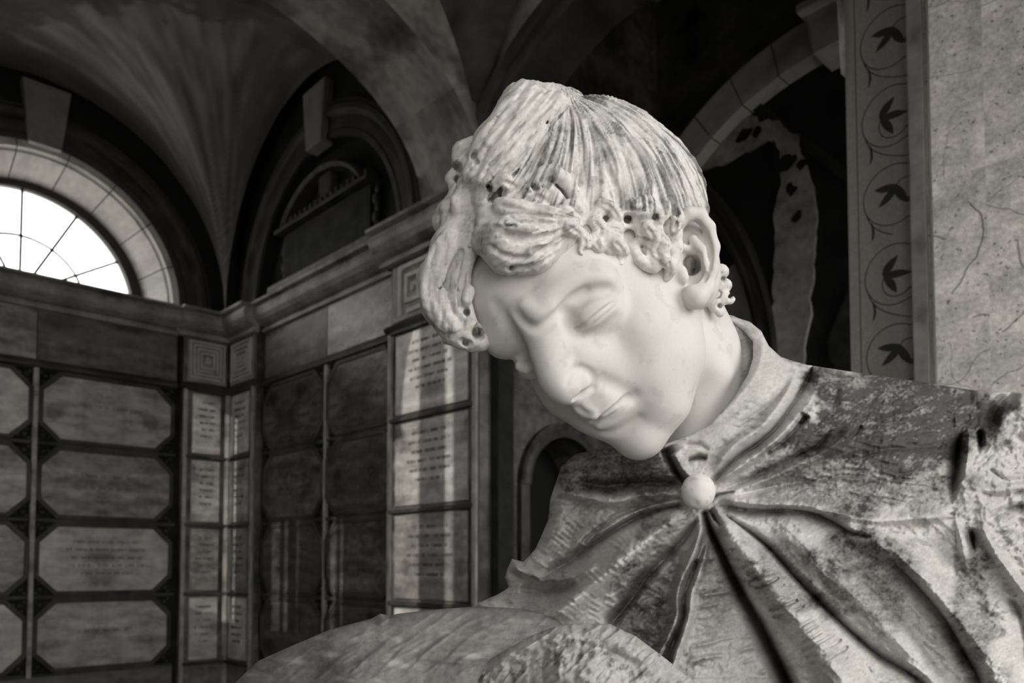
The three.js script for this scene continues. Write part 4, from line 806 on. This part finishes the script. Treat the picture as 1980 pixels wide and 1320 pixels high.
// toothed-chisel work: short cuts across a direction
const chisel = (x, y, ang, pitch, len, s) => { const u = x * Math.cos(ang) + y * Math.sin(ang), v = -x * Math.sin(ang) + y * Math.cos(ang); const n = noise(u / (len * 2.2), v / (pitch * 7), s); return Math.pow(0.5 + 0.5 * Math.sin((v / pitch + 0.9 * n) * Math.PI * 2), 3) * smooth(-0.1, 0.2, noise(u / len + 7, v / pitch * 0.55, s + 5)); };
const inside = (P, x, y) => { let c = false; for (let i = 0, j = P.length - 1; i < P.length; j = i++) if ((P[j][1] > y) !== (P[i][1] > y) && x < (P[i][0] - P[j][0]) * (y - P[j][1]) / (P[i][1] - P[j][1]) + P[j][0]) c = !c; return c; };
{
  const cloak = new Relief({
    outline: [[1180, 862], [1112, 878], [1086, 900], [1072, 940], [1064, 965], [1060, 1005], [1036, 1060], [1012, 1086], [990, 1080], [982, 1098], [976, 1116], [984, 1136], [960, 1150], [925, 1165], [880, 1230], [860, 1400], [880, 1500], [2100, 1500], [2150, 1300], [2130, 1000], [2070, 800], [2020, 768], [1960, 757], [1900, 757], [1830, 746], [1750, 733], [1650, 719], [1560, 705], [1535, 698], [1510, 690], [1486, 668], [1472, 640], [1450, 622], [1418, 612], [1404, 616], [1434, 636], [1456, 660], [1456, 692], [1446, 724], [1415, 775], [1370, 822], [1320, 846], [1287, 858], [1270, 874], [1232, 880]],
    depth: [[1350, 950, 60], [1290, 880, 46], [1340, 845, 60], [1400, 800, 56], [1450, 730, 40], [1470, 680, 0], [1425, 628, -70], [1560, 720, -90], [1560, 850, 40], [1700, 740, -110], [1700, 900, 40], [1880, 780, -110], [1880, 950, 20], [2040, 900, -60], [2040, 1200, -40], [1350, 1150, 70], [1350, 1320, 60], [1600, 1150, 90], [1650, 1320, 90], [1900, 1250, 50], [1180, 880, -130], [1100, 930, -190], [1200, 970, -60], [1200, 1100, 20], [1060, 1060, -160], [1000, 1120, -190], [1100, 1190, -20], [1200, 1300, 10], [900, 1300, -120]],
    step: 2.5, edge: 46, back: 260, rim: (x, y, e) => lerp(9, e, smooth(25, 75, Math.abs((x - 1280) * 0.77 + (y - 860) * 0.64) * 0.3 + Math.max(0, (x - 1475)) * 2 + Math.max(0, 1262 - x) * 2 + Math.max(0, 622 - y) * 0 + Math.max(0, y - 900))),
  });
  const F = (pts, h, ...a) => cloak.fold(pts, h * 1.6, ...a);
  // collar band and the gathers that run from the button up over the shoulder
  F([[1470, 650, 0.7], [1474, 690], [1455, 735], [1405, 790], [1340, 842, 0.8]], 9, 20, 12, 0);
  F([[1531, 732, 0.6], [1498, 773], [1464, 799], [1416, 829, 0.6]], -12, 8, 12, 0.7);
  F([[1545, 712, 0.7], [1518, 765], [1470, 826], [1420, 862], [1372, 918, 0.7]], 22, 16, 13, 0);
  F([[1573, 705], [1558, 739], [1531, 784], [1498, 829], [1464, 859], [1419, 889], [1372, 938, 0.9]], -40, 9, 7, 0.6, 0.06);
  F([[1588, 709], [1578, 754], [1550, 799], [1502, 851], [1449, 889], [1382, 936, 0.7]], 24, 10, 17, 0, 0.08);
  F([[1558, 801, 1], [1550, 814, 1.1], [1516, 851, 0.9], [1479, 878, 0.6]], -36, 8, 8, 0.2, 0.04);
  F([[1622, 740, 0.7], [1606, 790], [1560, 838]], -10, 14, 14, 0.3);
  F([[1614, 822, 0.7], [1576, 866], [1524, 889], [1464, 919], [1385, 952, 0.9]], -26, 8, 9, 0.6);
  F([[1660, 812, 1], [1621, 855], [1560, 890], [1480, 928], [1390, 958, 0.8]], 18, 14, 16, 0.1);
  F([[1668, 822, 0.8], [1640, 850, 0.6]], -18, 8, 8, 0.4);
  F([[1838, 861, 0.6], [1763, 866], [1707, 870], [1659, 882], [1610, 896, 0.7]], -12, 7, 14, 0.7);
  F([[1700, 905, 0.6], [1600, 925], [1500, 940], [1400, 962]], -12, 10, 26, 0.6);
  F([[1790, 905, 0.6], [1700, 930], [1640, 950, 0.5]], -9, 8, 12, 0.5);
  // fold to the sleeve
  F([[1380, 962, 0.7], [1470, 975], [1555, 978], [1625, 994], [1700, 1005], [1773, 1002], [1845, 994, 0.7]], 26, 22, 12, 0, 0.08);
  F([[1382, 974, 0.9], [1445, 985], [1555, 988], [1604, 1006], [1650, 1030], [1700, 1040, 0.5]], -36, 6, 14, 0.7, 0.12);
  F([[1372, 966, 1], [1385, 958, 0.6], [1420, 950, 0.4]], -30, 6, 6, 0.3, 0.02);
  F([[1604, 1008, 0.6], [1680, 1042], [1750, 1082], [1827, 1165], [1880, 1230], [1925, 1300], [1980, 1400]], 46, 34, 26, 0, 0.1);
  F([[1700, 1060, 0.5], [1780, 1140], [1822, 1190], [1858, 1250], [1900, 1330], [1930, 1400]], -42, 9, 22, 0.6);
  F([[1480, 1005, 0.6], [1600, 1095], [1690, 1190], [1780, 1290], [1860, 1400]], 26, 36, 30, 0, 0.12);
  F([[1560, 1075, 0.5], [1650, 1110], [1730, 1180], [1800, 1270], [1850, 1350]], -22, 22, 18, 0.3);
  // the deep channel below the button and the ribbed fold beside it
  F([[1390, 985, 0.5], [1425, 1050, 0.8], [1480, 1120], [1545, 1200], [1610, 1290], [1680, 1400]], 56, 44, 40, 0, 0.1);
  F([[1361, 985, 0.5], [1375, 1024, 0.7], [1400, 1078, 0.8], [1433, 1144], [1470, 1209, 1.2], [1518, 1307, 1.4], [1560, 1400, 1.4]], -110, 9, 15, 0.25, 0.03);
  F([[1388, 985, 0.6], [1478, 1051], [1544, 1122], [1609, 1187], [1696, 1264], [1773, 1312], [1850, 1400]], -46, 10, 11, 0.6, 0.05);
  F([[1372, 985, 1], [1384, 1004, 1], [1394, 1016, 0.6]], -36, 7, 7, 0.2, 0.02);
  // panel with chisel bands and the doubled rope
  F([[1352, 1000, 0.4], [1315, 1051, 0.8], [1255, 1110], [1216, 1165], [1175, 1212]], -50, 12, 16, 0.4, 0.06);
  F([[1330, 1060, 0.5], [1280, 1140], [1230, 1210], [1240, 1270]], -46, 44, 52, 0, 0.15);
  F([[1358, 1010, 0.6], [1343, 1060], [1320, 1111], [1308, 1150], [1308, 1187], [1292, 1230], [1272, 1272], [1260, 1330]], 44, 9, 10, 0.1, 0.06);
  F([[1372, 1040, 0.5], [1350, 1112, 0.9], [1337, 1150], [1333, 1187], [1318, 1235], [1300, 1290], [1285, 1340]], 34, 8, 9, 0.1, 0.08);
  F([[1352, 1075, 0.6], [1333, 1125], [1322, 1165], [1322, 1190], [1305, 1235], [1284, 1290], [1272, 1340]], -26, 5, 5, 0.4, 0.06);
  // folds to the other shoulder
  F([[1326, 985, 0.5], [1227, 1062, 0.9], [1145, 1127, 1.1], [1085, 1178, 1], [1000, 1200, 0.7]], 52, 24, 30, 0, 0.08);
  F([[1322, 975, 0.7], [1255, 991], [1184, 1028], [1107, 1082, 1.2], [1040, 1120]], -42, 9, 14, 0.5, 0.05);
  F([[1320, 968, 0.6], [1262, 980], [1210, 1000], [1150, 1040, 0.8]], 18, 7, 8, 0, 0.08);
  F([[1318, 962, 0.7], [1262, 972], [1190, 1000], [1120, 1050, 0.7]], -18, 6, 8, 0.6, 0.06);
  F([[1312, 950, 0.6], [1250, 956], [1180, 968], [1110, 955], [1072, 945, 0.8]], 28, 14, 18, 0, 0.1);
  F([[1325, 930, 1], [1290, 935], [1230, 935], [1160, 940], [1110, 930]], -34, 16, 12, 0.2);
  F([[1300, 876, 1.1], [1318, 906], [1340, 928, 0.8]], 26, 10, 8, 0, 0.06);
  F([[1282, 868, 1], [1302, 905], [1326, 938, 0.8]], -46, 16, 6, 0.3, 0.04);
  F([[1330, 890, 0.7], [1352, 884], [1366, 886, 0.8]], -26, 6, 6, 0.2, 0.05); F([[1322, 862, 0.7], [1352, 860, 0.8], [1372, 872, 0.5]], -10, 9, 7, 0.4);
  F([[1120, 905, 0.8], [1090, 960], [1075, 1020], [1050, 1075]], 14, 24, 20, 0);
  F([[985, 1092, 0.7], [1030, 1112], [1091, 1118], [1162, 1090, 0.6]], 36, 14, 12, 0.2, 0.1);
  F([[1000, 1136, 0.8], [1060, 1146], [1120, 1130, 0.6]], -34, 12, 14, 0.2);
  for (let i = 0; i < 9; i++) F([[1290 - i * 8, 965 + i * 3, 0.3], [1240 - i * 16, 985 + i * 9, 1], [1180 - i * 10, 1005 + i * 12, 0.4]], (i % 2 ? -7 : 7), 6, 8, 0.3);
  // sleeve: a deep slit, lumps and gathers
  F([[1862, 826, 0.6], [1852, 860], [1846, 900], [1842, 940], [1838, 985, 0.5]], -54, 12, 10, 0.5, 0.3);
  F([[1876, 826, 0.8], [1872, 870], [1866, 930, 0.7]], 40, 9, 12, 0.1);
  F([[1893, 826, 1], [1895, 850], [1893, 882, 0.6]], -46, 8, 7, 0.5, 0.3);
  F([[1912, 820, 0.9], [1934, 778, 1.2], [1956, 757, 1.2], [1980, 730]], -46, 12, 14, 0.3, 0.05);
  F([[1925, 840, 0.8], [1950, 800], [1990, 772]], 22, 16, 20, 0);
  F([[1878, 1018, 0.9], [1880, 1040], [1886, 1072, 0.6]], -44, 10, 9, 0.5, 0.3);
  F([[1895, 1010, 0.7], [1920, 1060], [1968, 1128, 1], [2010, 1190]], 34, 11, 12, 0, 0.08);
  F([[1850, 1010, 0.8], [1862, 1060], [1872, 1110, 0.6]], 22, 12, 12, 0);
  F([[1912, 1005, 0.7], [1945, 985], [1985, 975, 0.8]], -26, 9, 14, 0.4); F([[1890, 950, 0.6], [1930, 960], [1990, 945]], -20, 8, 14, 0.4); F([[1905, 900, 0.6], [1950, 930], [2000, 920]], -18, 10, 10, 0.4);
  F([[1950, 1150, 0.6], [1975, 1200], [1990, 1300]], -30, 12, 16, 0.3);
  // tool marks and weathering that stand in the stone itself
  const ribs = [[1410, 1060], [1470, 1075], [1560, 1180], [1640, 1250], [1640, 1275], [1560, 1275], [1500, 1200]], bands = [[1345, 1075], [1400, 1080], [1440, 1170], [1500, 1310], [1330, 1310], [1335, 1180]];
  cloak.each((x, y, s) => {
    let d = 9 * rough(x, y, 0.018) + 7 * rough(x, y, 0.06, 4) + 3 * noise(x * 0.17, y * 0.17, 8);
    if (s > -60) d *= smooth(0, 60, -s) * 0.8 + 0.2;
    if (x > 1280 && x < 1480 && y < 880) d *= 0.35;
    if (inside(ribs, x, y)) d -= 15 * chisel(x, y, -0.45, 17, 60, 2);
    if (inside(bands, x, y)) d += 17 * (chisel(x, y, -0.1, 24, 70, 6) - 0.4) + 9 * rough(x, y, 0.05);
    if (x > 1540 && y < 1000 && x < 1850) d += 6 * chisel(x, y, 0.18, 12, 36, 3);
    if (x < 1330 && y < 1010) d += 7 * chisel(x, y, 0.3 + (y - 930) * 0.004, 12, 46, 8);
    if (x < 1300 && y > 1000) d += 6 * chisel(x, y, 0.6, 11, 30, 4);
    if (x < 1330 && x > 1180 && y > 1050) d += 16 * rough(x, y, 0.06);
    if (x > 1845) d += 26 * rough(x, y, 0.022) + 12 * rough(x, y, 0.06);
    if (x > 1480 && y > 1000) d += 5 * chisel(x, y, 0.75, 14, 50, 9);
    return d;
  });
  const grit = (x, y) => 0.09 * noise(x * 0.24, y * 0.24, 1) + 0.08 * noise(x * 0.11 + 9, y * 0.13, 4) + 0.06 * noise(x * 0.4, y * 0.4, 6);
  const paintCloak = (x, y) => {
    let c = 0.48 + 0.12 * rough(x, y, 0.006) + 0.12 * rough(x, y, 0.03) + grit(x, y);
    const darkTone = (cx, cy, rx, ry, edge = 0.9) => smooth(1.15, 0.75, Math.hypot((x - cx) / rx, (y - cy) / ry) + edge * rough(x, y, 0.016, 5)) * clamp(0.8 + 0.75 * rough(x * 0.8 + y * 0.3, y * 1.4, 0.045, 4) + 0.35 * noise(x * 0.16, y * 0.2, 2));
    // dirt on the shoulder top, dirt and painted shade under the chin, darker panels
    c -= 0.52 * darkTone(1740, 800, 200, 110) + 0.32 * darkTone(1660, 930, 210, 80) + 0.4 * darkTone(1190, 912, 136, 56, 0.5) + 0.3 * darkTone(1250, 1190, 70, 100) + 0.3 * darkTone(1670, 1120, 100, 90) + 0.22 * darkTone(1520, 1120, 60, 90) + 0.3 * darkTone(1880, 1200, 50, 120) + 0.2 * darkTone(1390, 1120, 50, 90) + 0.16 * darkTone(1105, 1020, 60, 80);
    c -= 0.24 * smooth(0.0, 0.35, rough(x * 1.2, y, 0.012, 5) + 0.05) * smooth(-0.1, 0.3, rough(x + y * 0.4, y * 1.8 - x * 0.5, 0.05, 5));
    return clamp(c, 0.06, 0.7);
  };
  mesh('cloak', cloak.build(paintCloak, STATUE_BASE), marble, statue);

  const collar = new Relief({ outline: [[1380, 604], [1418, 610], [1450, 626], [1472, 655], [1470, 705], [1440, 765], [1380, 824], [1330, 800], [1340, 690]], depth: [[1400, 620, -70], [1460, 670, -50], [1450, 740, -30], [1360, 800, -40], [1380, 700, -60]], step: 3, edge: 14, back: 60 });
  collar.each((x, y) => 5 * rough(x, y, 0.03) + 3 * rough(x, y, 0.09));
  mesh('collar', collar.build((x, y) => clamp(0.34 + 0.2 * rough(x, y, 0.03) + grit(x, y), 0.08, 0.6), STATUE_BASE), marble, statue);
  // the two big rolls of drapery in front
  const roll = new Relief({
    outline: [[440, 1335], [470, 1305], [500, 1277], [560, 1250], [640, 1216], [720, 1195], [735, 1186], [752, 1190], [770, 1186], [860, 1176], [930, 1172], [1000, 1176], [1060, 1186], [1120, 1230], [1140, 1320], [1120, 1500], [440, 1500]],
    depth: [[480, 1320, 40], [560, 1270, 90], [720, 1210, 90], [900, 1190, 70], [1050, 1200, 40], [700, 1320, 190], [900, 1300, 180], [1050, 1300, 120], [800, 1450, 250], [500, 1450, 160], [1100, 1450, 160]], step: 3.2, edge: 60, back: 190,
  });
  for (let i = 0; i < 7; i++) roll.fold([[940 - i * 26, 1192 + i * 13, 0.4], [1000 - i * 18, 1196 + i * 14, 1], [1070 - i * 10, 1206 + i * 13, 0.4]], 7, 16, 6, 0);
  for (let i = 0; i < 6; i++) roll.fold([[540 + i * 60, 1330 - i * 6, 0.5], [600 + i * 62, 1280 - i * 10, 1], [650 + i * 62, 1250 - i * 9, 0.4]], 5, 5, 16, 0.3);
  for (let i = 0; i < 12; i++) roll.fold([[565 + i * 6, 1258 - i * 2], [574 + i * 6, 1240 - i * 2]], -4, 3, 3, 0.3, 0);
  roll.each((x, y) => 6 * rough(x, y, 0.012) + 3 * rough(x, y, 0.06) + 3 * chisel(x, y, -0.5, 18, 60, 7));
  const paintRoll = (x, y) => clamp(0.2 + 0.1 * rough(x * 0.5, y, 0.014) + 0.1 * rough(x, y, 0.05) + 0.5 * grit(x, y) + 0.14 * smooth(0.1, 0.4, rough(x * 0.5 + 90 + y * 0.5, y * 1.6 - x * 0.3, 0.025)), 0.06, 0.6);
  mesh('draped_knee', roll.build(paintRoll, STATUE_BASE), marble, statue);
  const roll2 = new Relief({
    outline: [[880, 1335], [905, 1308], [960, 1266], [1030, 1227], [1075, 1210], [1110, 1204], [1180, 1206], [1230, 1230], [1290, 1275], [1335, 1312], [1380, 1370], [1400, 1500], [860, 1500]],
    depth: [[900, 1320, 150], [1000, 1260, 190], [1120, 1215, 190], [1250, 1260, 180], [1330, 1320, 150], [1120, 1300, 280], [1120, 1450, 320], [900, 1450, 230], [1350, 1450, 240]], step: 3, edge: 44, back: 160,
  });
  roll2.fold([[930, 1300, 0.6], [1010, 1250], [1080, 1226], [1160, 1226], [1230, 1256], [1300, 1310]], 10, 14, 14, 0);
  roll2.fold([[960, 1310, 0.6], [1040, 1262], [1110, 1246], [1190, 1262], [1250, 1310]], -14, 10, 16, 0.4);
  for (let i = 0; i < 8; i++) roll2.fold([[990 + i * 33, 1262 - Math.sin(i / 7 * 3) * 26, 0.6], [985 + i * 32, 1290, 1], [990 + i * 30, 1325, 0.6]], (i % 2 ? 8 : -9), 9, 7, 0.4);
  roll2.each((x, y) => 16 * rough(x, y, 0.025) + 10 * rough(x, y, 0.07) + 7 * chisel(x, y, -0.7, 16, 40, 5));
  const paintRoll2 = (x, y, w, R, k) => { return clamp(0.4 + 0.16 * rough(x, y, 0.02) + grit(x, y) - 0.3 * smooth(-0.05, 0.3, rough(x, y * 1.3, 0.02, 5)) * smooth(-0.1, 0.25, rough(x * 1.5, y, 0.07, 4)), 0.08, 0.7); };
  mesh('draped_knee', roll2.build(paintRoll2, STATUE_BASE), marble, statue).name = 'draped_knee_001';

  // the button, a little faceted
  const bg = new THREE.SphereGeometry(31, 40, 28), bp = bg.attributes.position, bc = [];
  for (let i = 0; i < bp.count; i++) {
    const v = new THREE.Vector3().fromBufferAttribute(bp, i), n = v.clone().normalize(); let s = 1 + 0.03 * fbm(n.x * 2 + 5, n.y * 2, n.z * 2, 3);
    for (const [a, b, c] of [[0.3, -0.2, 0.9], [-0.5, 0.4, 0.75], [-0.4, -0.6, 0.7], [0.7, 0.3, 0.6]]) { const l = Math.hypot(a, b, c), d = (n.x * a + n.y * b + n.z * c) / l; if (d > 0.955) s *= 0.955 / d * 1.0 + 0.0; }
    v.multiplyScalar(s); const o = q(1350, 950, 74), p = toWorld(o[0] + v.x, o[1] + v.y * 1.08, o[2] + v.z); bp.setXYZ(i, p[0] - STATUE_BASE[0], p[1] - STATUE_BASE[1], p[2] - STATUE_BASE[2]);
    const c = 0.7 - 0.16 * smooth(0.1, 0.3, fbm(n.x * 2.4, n.y * 2.4, n.z * 2.4, 4)); bc.push(c, c * 0.975, c * 0.93);
  }
  bg.deleteAttribute('uv'); bg.setAttribute('color', new THREE.Float32BufferAttribute(bc, 3)); bg.computeVertexNormals();
  mesh('button', bg, marble, statue);
}

renderer.render(scene, camera);
